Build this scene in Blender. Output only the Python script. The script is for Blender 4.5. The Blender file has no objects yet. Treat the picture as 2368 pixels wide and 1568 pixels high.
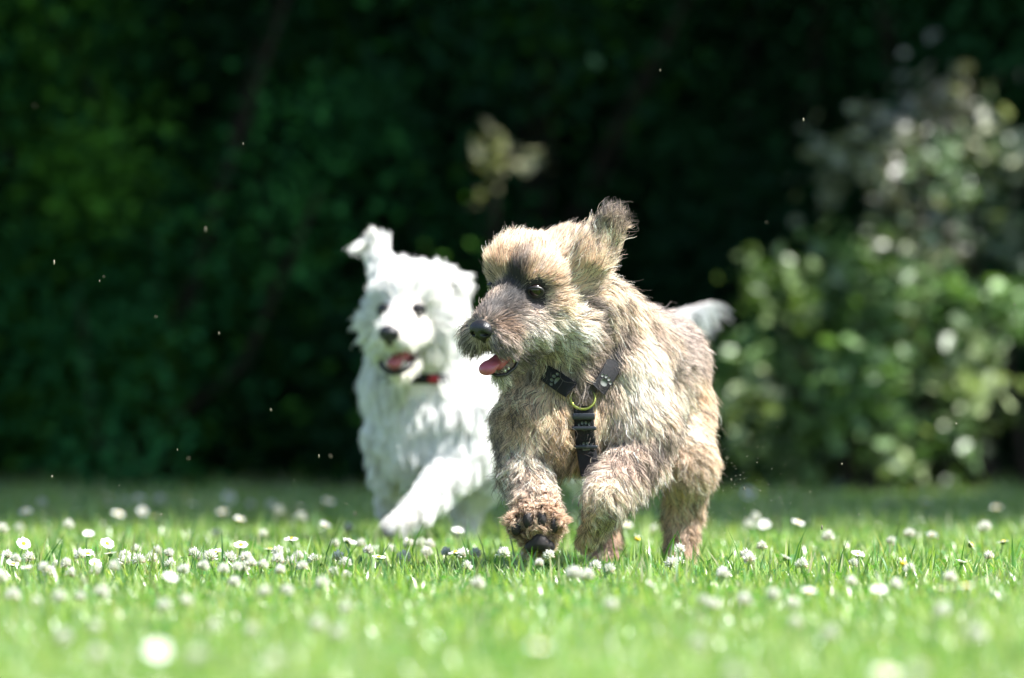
import bpy, math, random
import numpy as np
from mathutils import Vector, Matrix, kdtree

random.seed(7)
rng = np.random.default_rng(7)
SC = bpy.context.scene
COL = SC.collection

# ------------------------------------------------------------------ camera
H = 0.335            # eye height above the soil
FPX = 20059.0        # focal length in pixels of a 2367 px wide picture
CX, HY = 1183.5, 673.0
cam_d = bpy.data.cameras.new('camera')
cam = bpy.data.objects.new('camera', cam_d)
COL.objects.link(cam)
SC.camera = cam
cam_d.sensor_width = 23.6
cam_d.lens = 200.0
cam_d.clip_start = 0.1
cam_d.clip_end = 600
cam.location = (0, 0, H)
cam.rotation_euler = (math.radians(90) - math.atan(111.0 / FPX), 0, 0)
cam_d.dof.use_dof = True
cam_d.dof.focus_distance = 9.70
cam_d.dof.aperture_fstop = 2.6
cam_d.dof.aperture_blades = 9

# ------------------------------------------------------------------ light
SUN = Vector((0.52, -0.16, 0.84)).normalized()      # towards the sun
w = bpy.data.worlds.new('World')
SC.world = w
w.use_nodes = True
nt = w.node_tree
bg = nt.nodes['Background']
sky = nt.nodes.new('ShaderNodeTexSky')
sky.sky_type = 'NISHITA'
sky.sun_disc = False
sky.sun_elevation = math.asin(SUN.z)
sky.sun_rotation = math.atan2(SUN.x, SUN.y)
nt.links.new(sky.outputs[0], bg.inputs[0])
bg.inputs[1].default_value = 0.085
sd = bpy.data.lights.new('sun', 'SUN')
sd.energy = 5.0
sd.angle = math.radians(0.5)
sd.color = (1.0, 0.975, 0.94)
so = bpy.data.objects.new('sun', sd)
COL.objects.link(so)
so.rotation_euler = SUN.to_track_quat('Z', 'Y').to_euler()

vs = SC.view_settings
SC.display_settings.display_device = 'sRGB'
vs.view_transform = 'Standard'
vs.look = 'None'
vs.gamma = 1.0
vs.exposure = 1.76
vs.use_curve_mapping = False
SC.cycles.max_bounces = 8
SC.cycles.diffuse_bounces = 4
SC.cycles.glossy_bounces = 3
SC.cycles.transmission_bounces = 6
SC.cycles.transparent_max_bounces = 8
SC.cycles.use_denoising = True
SC.cycles_curves.shape = 'THICK'
SC.cycles_curves.subdivisions = 2

# ------------------------------------------------------------------ helpers
def link(name, data, parent=None):
    o = bpy.data.objects.new(name, data)
    COL.objects.link(o)
    if parent is not None:
        o.parent = parent
    return o

def tag(o, label=None, cat=None, group=None, kind=None):
    if label: o['label'] = label
    if cat: o['category'] = cat
    if group: o['group'] = group
    if kind: o['kind'] = kind
    return o

def mesh_np(name, v, faces, mat=None, smooth=False, col=None, cname='tint'):
    """v (n,3); faces (m,k) int array or list of such arrays with different k; col per vertex (n,3)"""
    if not isinstance(faces, (list, tuple)): faces = [faces]
    me = bpy.data.meshes.new(name)
    v = np.asarray(v, np.float32)
    loops = np.concatenate([np.asarray(f, np.int32).ravel() for f in faces])
    cnt = np.concatenate([np.full(len(f), np.asarray(f).shape[1], np.int32) for f in faces])
    start = np.concatenate([[0], np.cumsum(cnt)[:-1]]).astype(np.int32)
    me.vertices.add(len(v)); me.vertices.foreach_set('co', v.ravel())
    me.loops.add(len(loops)); me.loops.foreach_set('vertex_index', loops)
    me.polygons.add(len(cnt)); me.polygons.foreach_set('loop_start', start)
    me.update(calc_edges=True)
    if col is not None:
        a = me.color_attributes.new(cname, 'FLOAT_COLOR', 'POINT')
        c4 = np.ones((len(v), 4), np.float32); c4[:, :3] = col
        a.data.foreach_set('color', c4.ravel())
    if smooth:
        me.polygons.foreach_set('use_smooth', np.ones(len(cnt), bool))
    if mat is not None: me.materials.append(mat)
    return me

def new_mat(name):
    m = bpy.data.materials.new(name); m.use_nodes = True
    n = m.node_tree
    for x in list(n.nodes): n.nodes.remove(x)
    out = n.nodes.new('ShaderNodeOutputMaterial')
    return m, n, out

def principled(name, color, rough=0.5, spec=0.5, attr=None, bump=0.0, bscale=400, coat=0.0, metal=0.0, noise=0.0, sss=0.0):
    m, n, out = new_mat(name)
    b = n.nodes.new('ShaderNodeBsdfPrincipled')
    n.links.new(b.outputs[0], out.inputs[0])
    b.inputs['Base Color'].default_value = (*color, 1)
    b.inputs['Roughness'].default_value = rough
    b.inputs['Specular IOR Level'].default_value = spec
    b.inputs['Coat Weight'].default_value = coat
    b.inputs['Coat Roughness'].default_value = 0.05
    b.inputs['Metallic'].default_value = metal
    if sss:
        b.inputs['Subsurface Weight'].default_value = sss
        b.inputs['Subsurface Radius'].default_value = (0.006, 0.002, 0.001)
    src = None
    if attr:
        a = n.nodes.new('ShaderNodeAttribute'); a.attribute_name = attr
        src = a.outputs['Color']
    if noise:
        tc = n.nodes.new('ShaderNodeTexCoord')
        nz = n.nodes.new('ShaderNodeTexNoise'); nz.inputs['Scale'].default_value = bscale * 0.3
        nz.inputs['Detail'].default_value = 4
        n.links.new(tc.outputs['Object'], nz.inputs['Vector'])
        mp = n.nodes.new('ShaderNodeMapRange')
        mp.inputs['To Min'].default_value = 1 - noise; mp.inputs['To Max'].default_value = 1 + noise
        n.links.new(nz.outputs['Fac'], mp.inputs['Value'])
        mx = n.nodes.new('ShaderNodeVectorMath'); mx.operation = 'SCALE'
        if src: n.links.new(src, mx.inputs[0])
        else: mx.inputs[0].default_value = color
        n.links.new(mp.outputs[0], mx.inputs['Scale'])
        src = mx.outputs[0]
    if src: n.links.new(src, b.inputs['Base Color'])
    if bump:
        tc = n.nodes.new('ShaderNodeTexCoord')
        nz = n.nodes.new('ShaderNodeTexNoise'); nz.inputs['Scale'].default_value = bscale
        n.links.new(tc.outputs['Object'], nz.inputs['Vector'])
        bp = n.nodes.new('ShaderNodeBump'); bp.inputs['Strength'].default_value = bump
        bp.inputs['Distance'].default_value = 0.001
        n.links.new(nz.outputs['Fac'], bp.inputs['Height'])
        n.links.new(bp.outputs[0], b.inputs['Normal'])
    return m

def leafy(name, transl=0.4, gloss=0.04, rough=0.4, attr='tint', color=None, tcol=(1.0, 1.15, 0.45)):
    """thin two-sided material: diffuse + translucent + a little gloss"""
    m, n, out = new_mat(name)
    if color is None:
        a = n.nodes.new('ShaderNodeAttribute'); a.attribute_name = attr
        src = a.outputs['Color']
    else:
        a = n.nodes.new('ShaderNodeRGB'); a.outputs[0].default_value = (*color, 1); src = a.outputs[0]
    d = n.nodes.new('ShaderNodeBsdfDiffuse'); t = n.nodes.new('ShaderNodeBsdfTranslucent')
    n.links.new(src, d.inputs[0])
    mu = n.nodes.new('ShaderNodeVectorMath'); mu.operation = 'MULTIPLY'
    mu.inputs[1].default_value = tcol
    n.links.new(src, mu.inputs[0]); n.links.new(mu.outputs[0], t.inputs[0])
    mx = n.nodes.new('ShaderNodeMixShader'); mx.inputs[0].default_value = transl
    n.links.new(d.outputs[0], mx.inputs[1]); n.links.new(t.outputs[0], mx.inputs[2])
    g = n.nodes.new('ShaderNodeBsdfGlossy'); g.inputs['Roughness'].default_value = rough
    m2 = n.nodes.new('ShaderNodeMixShader'); m2.inputs[0].default_value = gloss
    n.links.new(mx.outputs[0], m2.inputs[1]); n.links.new(g.outputs[0], m2.inputs[2])
    n.links.new(m2.outputs[0], out.inputs[0])
    return m

def unit(a):
    a = np.asarray(a, float)
    return a / (np.linalg.norm(a, axis=-1, keepdims=True) + 1e-12)

def tube_np(pts, radii, seg=6, cap=True):
    pts = np.asarray(pts, float); radii = np.asarray(radii, float)
    n = len(pts)
    T = unit(np.gradient(pts, axis=0))
    ref = np.array([0.13, 0.97, 0.2]) if abs(T[0][1]) < .9 else np.array([1., 0, 0])
    A = unit(np.cross(T, ref)); B = np.cross(T, A)
    ang = np.arange(seg) / seg * 2 * math.pi
    V = (pts[:, None, :] + radii[:, None, None] * (np.cos(ang)[None, :, None] * A[:, None, :] + np.sin(ang)[None, :, None] * B[:, None, :])).reshape(-1, 3)
    q = []
    for i in range(n - 1):
        for j in range(seg):
            k = (j + 1) % seg
            q.append((i * seg + j, i * seg + k, (i + 1) * seg + k, (i + 1) * seg + j))
    F = [np.array(q)]
    if cap:
        F.append(np.array([list(range(seg))[::-1], [(n - 1) * seg + j for j in range(seg)]]))
    return V, F

class Bag:
    """collects shapes into one mesh"""
    def __init__(s): s.v = []; s.f = {}; s.c = []; s.n = 0
    def add(s, V, F, col=(1, 1, 1)):
        V = np.asarray(V, float)
        if not isinstance(F, (list, tuple)): F = [F]
        for f in F:
            f = np.asarray(f) + s.n
            s.f.setdefault(f.shape[1], []).append(f)
        c = np.asarray(col, float)
        s.c.append(np.broadcast_to(c, (len(V), 3)) if c.ndim == 1 else c)
        s.v.append(V); s.n += len(V)
    def mesh(s, name, mat, smooth=True):
        return mesh_np(name, np.concatenate(s.v), [np.concatenate(s.f[k]) for k in s.f], mat, smooth, np.concatenate(s.c))

def sphere_np(seg=12, rings=8):
    V = [(0, 0, 1)]
    for i in range(1, rings):
        th = math.pi * i / rings
        for j in range(seg):
            a = 2 * math.pi * j / seg
            V.append((math.sin(th) * math.cos(a), math.sin(th) * math.sin(a), math.cos(th)))
    V.append((0, 0, -1))
    Q = []; T = []
    for j in range(seg):
        k = (j + 1) % seg
        T.append((0, 1 + j, 1 + k))
        b = 1 + (rings - 2) * seg
        T.append((len(V) - 1, b + k, b + j))
        for i in range(rings - 2):
            b = 1 + i * seg
            Q.append((b + j, b + seg + j, b + seg + k, b + k))
    return np.array(V, float), [np.array(Q), np.array(T)]

# ------------------------------------------------------------------ ground
def ground():
    m, n, out = new_mat('lawn_soil')
    b = n.nodes.new('ShaderNodeBsdfDiffuse')
    tc = n.nodes.new('ShaderNodeTexCoord')
    nz = n.nodes.new('ShaderNodeTexNoise'); nz.inputs['Scale'].default_value = 40; nz.inputs['Detail'].default_value = 6
    n.links.new(tc.outputs['Object'], nz.inputs['Vector'])
    cr = n.nodes.new('ShaderNodeValToRGB')
    cr.color_ramp.elements[0].position = 0.35; cr.color_ramp.elements[0].color = (0.05, 0.09, 0.02, 1)
    cr.color_ramp.elements[1].position = 0.65; cr.color_ramp.elements[1].color = (0.10, 0.20, 0.04, 1)
    n.links.new(nz.outputs['Fac'], cr.inputs[0]); n.links.new(cr.outputs[0], b.inputs[0])
    n.links.new(b.outputs[0], out.inputs[0])
    xs = np.concatenate([[-300, -60, -15], np.linspace(-4, 4, 41), [15, 60, 300]])
    ys = np.concatenate([[-60, -10, 0], np.linspace(3, 16, 66), [30, 90, 400]])
    X, Y = np.meshgrid(xs, ys)
    Z = 0.003 * np.sin(X * 5.1 + 1) * np.cos(Y * 4.3)
    V = np.stack([X, Y, Z], -1).reshape(-1, 3)
    nx = len(xs)
    q = [(j * nx + i, j * nx + i + 1, (j + 1) * nx + i + 1, (j + 1) * nx + i) for j in range(len(ys) - 1) for i in range(nx - 1)]
    o = link('ground', mesh_np('ground', V, np.array(q), m, True))
    tag(o, kind='structure')
ground()

# grass patches
GRASS = leafy('grass_blade', transl=0.5, gloss=0.07, rough=0.35, tcol=(1.2, 1.25, 0.45))
PS = 0.30
def grass_patch(seed, nb, clovers):
    r = np.random.default_rng(seed)
    x = r.uniform(-PS * .56, PS * .56, nb); y = r.uniform(-PS * .56, PS * .56, nb)
    h = r.normal(0.022, 0.007, nb).clip(0.008, 0.038)
    tall = r.random(nb) < 0.02
    h[tall] = r.uniform(0.034, 0.056, tall.sum())
    az = r.uniform(0, 2 * math.pi, nb)
    lean = r.uniform(0.05, 0.6, nb) * h; lean[tall] *= 0.6
    wd = r.uniform(0.0007, 0.0016, nb)
    f = r.uniform(0, 2 * math.pi, nb)
    D = np.stack([np.cos(az), np.sin(az)], -1); S = np.stack([np.cos(f), np.sin(f)], -1)
    P0 = np.stack([x, y], -1)
    def ring(t, ww):
        c = P0 + D * (lean * t * t)[:, None]
        z = h * t
        a = c - S * (wd * ww)[:, None]; b = c + S * (wd * ww)[:, None]
        return np.concatenate([a, z[:, None]], 1), np.concatenate([b, z[:, None]], 1)
    a0, b0 = ring(0.0, 0.7); a1, b1 = ring(0.5, 1.0); a2, b2 = ring(0.82, 0.65); c3, _ = ring(1.0, 0.0)
    V = np.stack([a0, b0, a1, b1, a2, b2, c3], 1)
    V[:, :, 2] -= 0.002
    base = (np.arange(nb) * 7)[:, None]
    Q = np.concatenate([base + np.array([0, 1, 3, 2]), base + np.array([2, 3, 5, 4])])
    T = base + np.array([4, 5, 6])
    c1 = np.array([0.245, 0.385, 0.07]); c2 = np.array([0.38, 0.47, 0.18]); c3_ = np.array([0.13, 0.29, 0.12]); straw = np.array([0.56, 0.55, 0.34])
    u = r.random(nb)[:, None]
    C = np.where(u < .5, c1 + (c2 - c1) * (u * 2), c1 + (c3_ - c1) * ((u - .5) * 2))
    dry = r.random(nb) < 0.10
    C[dry] = straw * r.uniform(.6, 1.0, (dry.sum(), 1))
    C = C * r.uniform(.8, 1.2, (nb, 1))
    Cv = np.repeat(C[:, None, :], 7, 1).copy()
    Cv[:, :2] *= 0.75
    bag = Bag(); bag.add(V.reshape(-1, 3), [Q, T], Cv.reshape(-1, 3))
    # clover leaves: three rounded leaflets on a short stalk
    for _ in range(clovers):
        p = np.array([r.uniform(-PS / 2, PS / 2), r.uniform(-PS / 2, PS / 2), r.uniform(0.010, 0.024)])
        s = r.uniform(0.0045, 0.008); a0 = r.uniform(0, 6.28)
        tilt = r.normal(0, .3, 2)
        for k in range(3):
            a = a0 + k * 2.094
            d = np.array([math.cos(a), math.sin(a), .15]); e = np.array([-math.sin(a), math.cos(a), 0])
            pts = [p, p + d * s * .8 + e * s * .55, p + d * s * 1.5 + e * s * .45, p + d * s * 1.4 - np.array([0, 0, s * .12]), p + d * s * 1.5 - e * s * .45, p + d * s * .8 - e * s * .55]
            pts = np.array(pts); pts[:, 2] += (pts[:, :2] - p[:2]) @ tilt
            bag.add(pts, np.array([[0, 1, 2, 3], [0, 3, 4, 5]]), np.array([0.07, 0.2, 0.045]) * r.uniform(.7, 1.3))
    return bag.mesh('grass_patch', GRASS, smooth=False)

def lawn():
    src = bpy.data.collections.new('grass_patches')
    for k in range(10):
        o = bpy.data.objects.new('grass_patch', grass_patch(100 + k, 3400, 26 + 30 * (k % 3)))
        src.objects.link(o)
    P = []
    for j, y in enumerate(np.arange(4.8, 14.9, PS)):
        for x in np.arange(-2.4, 2.41, PS):
            P.append((x + random.uniform(-.03, .03), y + random.uniform(-.03, .03), 0.0))
    P = np.array(P)
    me = bpy.data.meshes.new('grass')
    me.vertices.add(len(P)); me.vertices.foreach_set('co', P.astype(np.float32).ravel())
    o = link('grass', me)
    tag(o, 'short green lawn grass and clover leaves under both running dogs', 'grass', kind='stuff')
    ng = bpy.data.node_groups.new('grass_scatter', 'GeometryNodeTree')
    ng.interface.new_socket('Geometry', in_out='INPUT', socket_type='NodeSocketGeometry')
    ng.interface.new_socket('Geometry', in_out='OUTPUT', socket_type='NodeSocketGeometry')
    N = ng.nodes.new
    gi = N('NodeGroupInput'); go = N('NodeGroupOutput')
    iop = N('GeometryNodeInstanceOnPoints'); ci = N('GeometryNodeCollectionInfo')
    ci.inputs['Collection'].default_value = src
    ci.inputs['Separate Children'].default_value = True
    ci.inputs['Reset Children'].default_value = True
    iop.inputs['Pick Instance'].default_value = True
    ri = N('FunctionNodeRandomValue'); ri.data_type = 'INT'
    ri.inputs[4].default_value = 0; ri.inputs[5].default_value = 9
    rr = N('FunctionNodeRandomValue'); rr.data_type = 'INT'
    rr.inputs[4].default_value = 0; rr.inputs[5].default_value = 3; rr.inputs['Seed'].default_value = 5
    mu = N('ShaderNodeMath'); mu.operation = 'MULTIPLY'; mu.inputs[1].default_value = math.pi / 2
    cx = N('ShaderNodeCombineXYZ')
    L = ng.links.new
    L(gi.outputs[0], iop.inputs['Points']); L(ci.outputs[0], iop.inputs['Instance'])
    L(ri.outputs[2], iop.inputs['Instance Index'])
    L(rr.outputs[2], mu.inputs[0]); L(mu.outputs[0], cx.inputs[2]); L(cx.outputs[0], iop.inputs['Rotation'])
    L(iop.outputs[0], go.inputs[0])
    md = o.modifiers.new('scatter', 'NODES'); md.node_group = ng
lawn()

# ------------------------------------------------------------------ foliage
LEAF_DARK = leafy('hedge_leaf', transl=0.25, gloss=0.004, rough=0.6)
LEAF_SHRUB = leafy('shrub_leaf', transl=0.35, gloss=0.06, rough=0.45, tcol=(1.0, 1.1, 0.5))
BARK = principled('bark', (0.028, 0.022, 0.016), 0.9, 0.2, noise=.5, bump=.6, bscale=60)

def leaves(name, P, size, cols, mat, aspect=0.55, r=rng, up=0.4):
    """P (n,3) centres; every leaf is a bent, pointed blade of six corners"""
    n = len(P)
    d = unit(r.normal(0, 1, (n, 3))); d[:, 2] = d[:, 2] * .7 - .15; d = unit(d)
    nn = r.normal(0, 1, (n, 3)); nn[:, 2] += up * 2
    s = unit(np.cross(d, nn)); nn = np.cross(s, d)
    L = (size * r.uniform(.6, 1.25, n))[:, None]
    W = L * aspect * .5
    v = np.stack([P - d * L * .5, P - d * L * .12 - s * W + nn * W * .3, P + d * L * .22 - s * W * .8 + nn * W * .25,
                  P + d * L * .5 - nn * L * .08, P + d * L * .22 + s * W * .8 + nn * W * .25, P - d * L * .12 + s * W + nn * W * .3], 1)
    b = (np.arange(n) * 6)[:, None]
    Q = np.concatenate([b + np.array([0, 1, 2, 3]), b + np.array([0, 3, 4, 5])])
    C = np.repeat(cols[:, None, :], 6, 1).reshape(-1, 3)
    return mesh_np(name, v.reshape(-1, 3), Q, mat, False, C)

def clumps(center, radii, n, nclump, spread, r):
    """points gathered in clumps on and inside an ellipsoid"""
    c = unit(r.normal(0, 1, (nclump, 3))) * (r.random((nclump, 1)) ** .33)
    c = c * np.array(radii) + np.array(center)
    idx = r.integers(0, nclump, n)
    p = c[idx] + r.normal(0, 1, (n, 3)) * spread * r.uniform(.5, 1.3, nclump)[idx][:, None]
    return p, idx

def lit_gap(P, zones):
    """cuts holes in the high crowns to let the sun in: no leaf within r of the sun's ray to c"""
    keep = np.ones(len(P), bool)
    s = np.array(SUN)
    for (c, r_) in zones:
        d = P - np.array(c)
        t = d @ s
        q = d - t[:, None] * s
        keep &= ~((np.linalg.norm(q, axis=1) < r_ + .04) & (t > .5))
    return keep

BX, BY = 0.59, 13.5
ZONES = [((BX - .12, BY - .1, .12), .25), ((BX + .02, BY - .1, .26), .14), ((BX + .16, BY - .1, .30), .14), ((BX - .04, BY - .05, .42), .12), ((BX + .12, BY + .1, .56), .09), ((-.02, 13.69, .54), .05)]  # spots kept sunlit by leaving out crown leaves above them

def trunk_mesh(base, top, r0, r1, limbs, r):
    bag = Bag()
    k = 9
    t = np.linspace(0, 1, k)[:, None]
    base = np.array(base, float); top = np.array(top, float)
    pts = base + (top - base) * t + np.cumsum(r.normal(0, .03, (k, 3)), 0) * [1, 1, 0]
    V, F = tube_np(pts, np.linspace(r0, r1, k) * (1 + .5 * np.exp(-np.arange(k) * 1.5)), 9); bag.add(V, F)
    for l in limbs:
        i = r.integers(3, k)
        a = pts[i]; b = np.array(l)
        m = (a + b) / 2 + r.normal(0, .12, 3) + [0, 0, .15]
        q = np.array([a, a * .6 + m * .4, m, m * .4 + b * .6, b])
        V, F = tube_np(q, np.linspace(r1 * .9, r1 * .18, 5), 6); bag.add(V, F)
    return bag.mesh('trunk', BARK)

def tree(name, label, base, height, crown_c, crown_r, n, size, col, seed, group='trees shading the back of the lawn'):
    r = np.random.default_rng(seed)
    e = link(name, None); e.location = base
    tag(e, label, 'tree', group)
    b = np.array(base)
    P, idx = clumps(crown_c, crown_r, n, max(30, n // 60), .36, r)
    keep = lit_gap(P, ZONES) & (P[:, 2] > 2.3)
    P = P[keep]
    jit = r.uniform(.65, 1.35, (max(30, n // 60), 1))[idx[keep]]
    C = np.array(col) * jit * r.uniform(.8, 1.2, (len(P), 1))
    o = link('crown', leaves('crown', P - b, size, C, LEAF_DARK, .6, r), e)
    limbs = [P[i] - b for i in r.integers(0, len(P), 14)]
    link('trunk', trunk_mesh((0, 0, -.1), (0, 0, height * .8), height * .03, height * .012, limbs, r), e)

tree('tree', 'tall broadleaf tree behind the hedge at the left, crown above the frame', (-1.6, 15.4, 0), 6, (-1.3, 13.15, 4.3), (2.6, 2.3, 1.1), 24000, .13, (.045, .085, .02), 31)
tree('tree', 'tall broadleaf tree behind the middle of the hedge, crown above the frame', (1.5, 15.6, 0), 6.5, (2.1, 13.15, 4.4), (2.6, 2.3, 1.1), 34000, .13, (.04, .08, .02), 42)
tree('tree', 'tall broadleaf tree at the right end of the hedge, crown above the frame', (4.6, 14.6, 0), 6, (4.9, 13.15, 4.3), (2.4, 2.3, 1.2), 26000, .13, (.05, .09, .02), 33)

def shrub(name, label, base, rad, n, size, cols, seed, mat=LEAF_DARK, spread=.09, group=None, cat='shrub', ncl=None, aspect=.55, shape=None):
    r = np.random.default_rng(seed)
    e = link(name, None); e.location = base
    tag(e, label, cat, group)
    ncl = ncl or max(40, n // 60)
    P, idx = clumps((0, 0, rad[2] * (.6 if rad[2] > .8 else .96)), rad, n, ncl, spread, r)
    if shape is not None:
        k = shape(P); P = P[k]; idx = idx[k]
    P[:, 2] = np.abs(P[:, 2]) + .02
    cols = np.array(cols)
    cc = cols[r.integers(0, len(cols), ncl)][idx] * (r.uniform(.45, 1.5, (ncl, 1)) ** 1.2)[idx] * r.uniform(.8, 1.2, (len(P), 1))
    link('foliage', leaves('foliage', P, size, cc, mat, aspect, r), e)
    bag = Bag()
    for i in range(9):
        b = np.array([r.normal(0, .08), r.normal(0, .08), -.03])
        tip = P[r.integers(0, len(P))]
        m = (b + tip) / 2 + r.normal(0, .05, 3)
        V, F = tube_np([b, b * .5 + m * .5 + [0, 0, .05], m, tip], [.012, .010, .007, .002], 6); bag.add(V, F)
    link('stem', bag.mesh('stem', BARK), e)
    return e

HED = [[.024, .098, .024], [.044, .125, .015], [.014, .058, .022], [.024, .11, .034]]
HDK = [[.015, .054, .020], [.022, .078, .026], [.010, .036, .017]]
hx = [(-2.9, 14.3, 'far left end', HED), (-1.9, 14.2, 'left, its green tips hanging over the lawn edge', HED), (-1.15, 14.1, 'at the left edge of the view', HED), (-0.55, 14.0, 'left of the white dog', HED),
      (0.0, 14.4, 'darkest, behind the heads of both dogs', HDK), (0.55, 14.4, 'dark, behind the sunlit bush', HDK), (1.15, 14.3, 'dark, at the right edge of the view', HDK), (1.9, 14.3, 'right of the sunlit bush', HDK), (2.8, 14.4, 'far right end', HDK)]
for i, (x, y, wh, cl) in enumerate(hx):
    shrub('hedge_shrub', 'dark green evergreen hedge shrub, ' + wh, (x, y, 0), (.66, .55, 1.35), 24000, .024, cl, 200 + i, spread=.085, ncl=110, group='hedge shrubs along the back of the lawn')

shrub('hedge_shrub', 'small dark evergreen plant added behind the white dog to block a stray sunbeam', (-.20, 13.74, 0), (.11, .1, .17), 3000, .03, HDK, 350, spread=.03, group='hedge shrubs along the back of the lawn')  # added to catch sun that spills past the pale branch
NTH = ('leftmost', 'second from left', 'third from left', 'fourth from left', 'fourth from right', 'third from right', 'second from right', 'rightmost')
for i, x in enumerate((-3.3, -2.4, -1.5, -.6, .3, 1.2, 2.1, 3.0)):
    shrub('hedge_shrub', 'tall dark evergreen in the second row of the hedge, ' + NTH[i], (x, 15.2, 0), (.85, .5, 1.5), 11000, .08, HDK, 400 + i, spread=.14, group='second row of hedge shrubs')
for i, x in enumerate((-4, -2.8, -1.6, -.4, .8, 2, 3.2, 4.4)):
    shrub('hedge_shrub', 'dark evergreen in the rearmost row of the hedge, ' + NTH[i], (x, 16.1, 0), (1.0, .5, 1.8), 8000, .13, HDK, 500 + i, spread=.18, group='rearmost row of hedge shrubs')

# the bush standing in a patch of sun at the right
BUSH = [[.12, .21, .07], [.20, .30, .11], [.31, .36, .19], [.09, .17, .05], [.27, .33, .17]]
shrub('sunlit_bush', 'loose pale green leafy bush catching the sun at the right', (BX - .03, BY - .05, 0), (.26, .2, .19), 3000, .031, BUSH, 301, LEAF_SHRUB, .032, cat='bush', ncl=44, aspect=.7, shape=lambda P: P[:, 2] > .85 * (P[:, 0] - .06) + .05 * np.sin(P[:, 0] * 40 + P[:, 1] * 30))
shrub('flowering_bush', 'tall grey green bush with pale leaves behind the sunlit bush', (BX + .1, BY + .15, 0), (.22, .18, .36), 2100, .029, [[.18, .24, .16], [.25, .27, .17], [.12, .18, .10], [.20, .20, .17]], 302, LEAF_SHRUB, .030, cat='bush', ncl=44, aspect=.7, shape=lambda P: P[:, 2] > .35)

# a few pale leaves that catch the sun in a gap of the hedge
def sprig():
    r = np.random.default_rng(55)
    e = link('leafy_branch', None); e.location = (-0.02, 13.75, 0)
    tag(e, 'thin branch with pale sunlit leaves before the darkest part of the hedge', 'branch')
    P = np.concatenate([r.normal([-.02, -.06, .535], [.012, .02, .03], (26, 3)), r.normal([.045, -.06, .535], [.018, .02, .012], (14, 3))])
    C = np.array([.26, .27, .15]) * r.uniform(.6, 1.2, (len(P), 1))
    link('foliage', leaves('foliage', P, .03, C, LEAF_SHRUB, .6, r), e)
    V, F = tube_np([[0, .3, 0], [0, .1, .3], [-.01, -.03, .5], [.03, -.06, .56]], [.012, .009, .006, .002], 6)
    link('stem', mesh_np('stem', V, F, BARK, True), e)
sprig()

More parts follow.
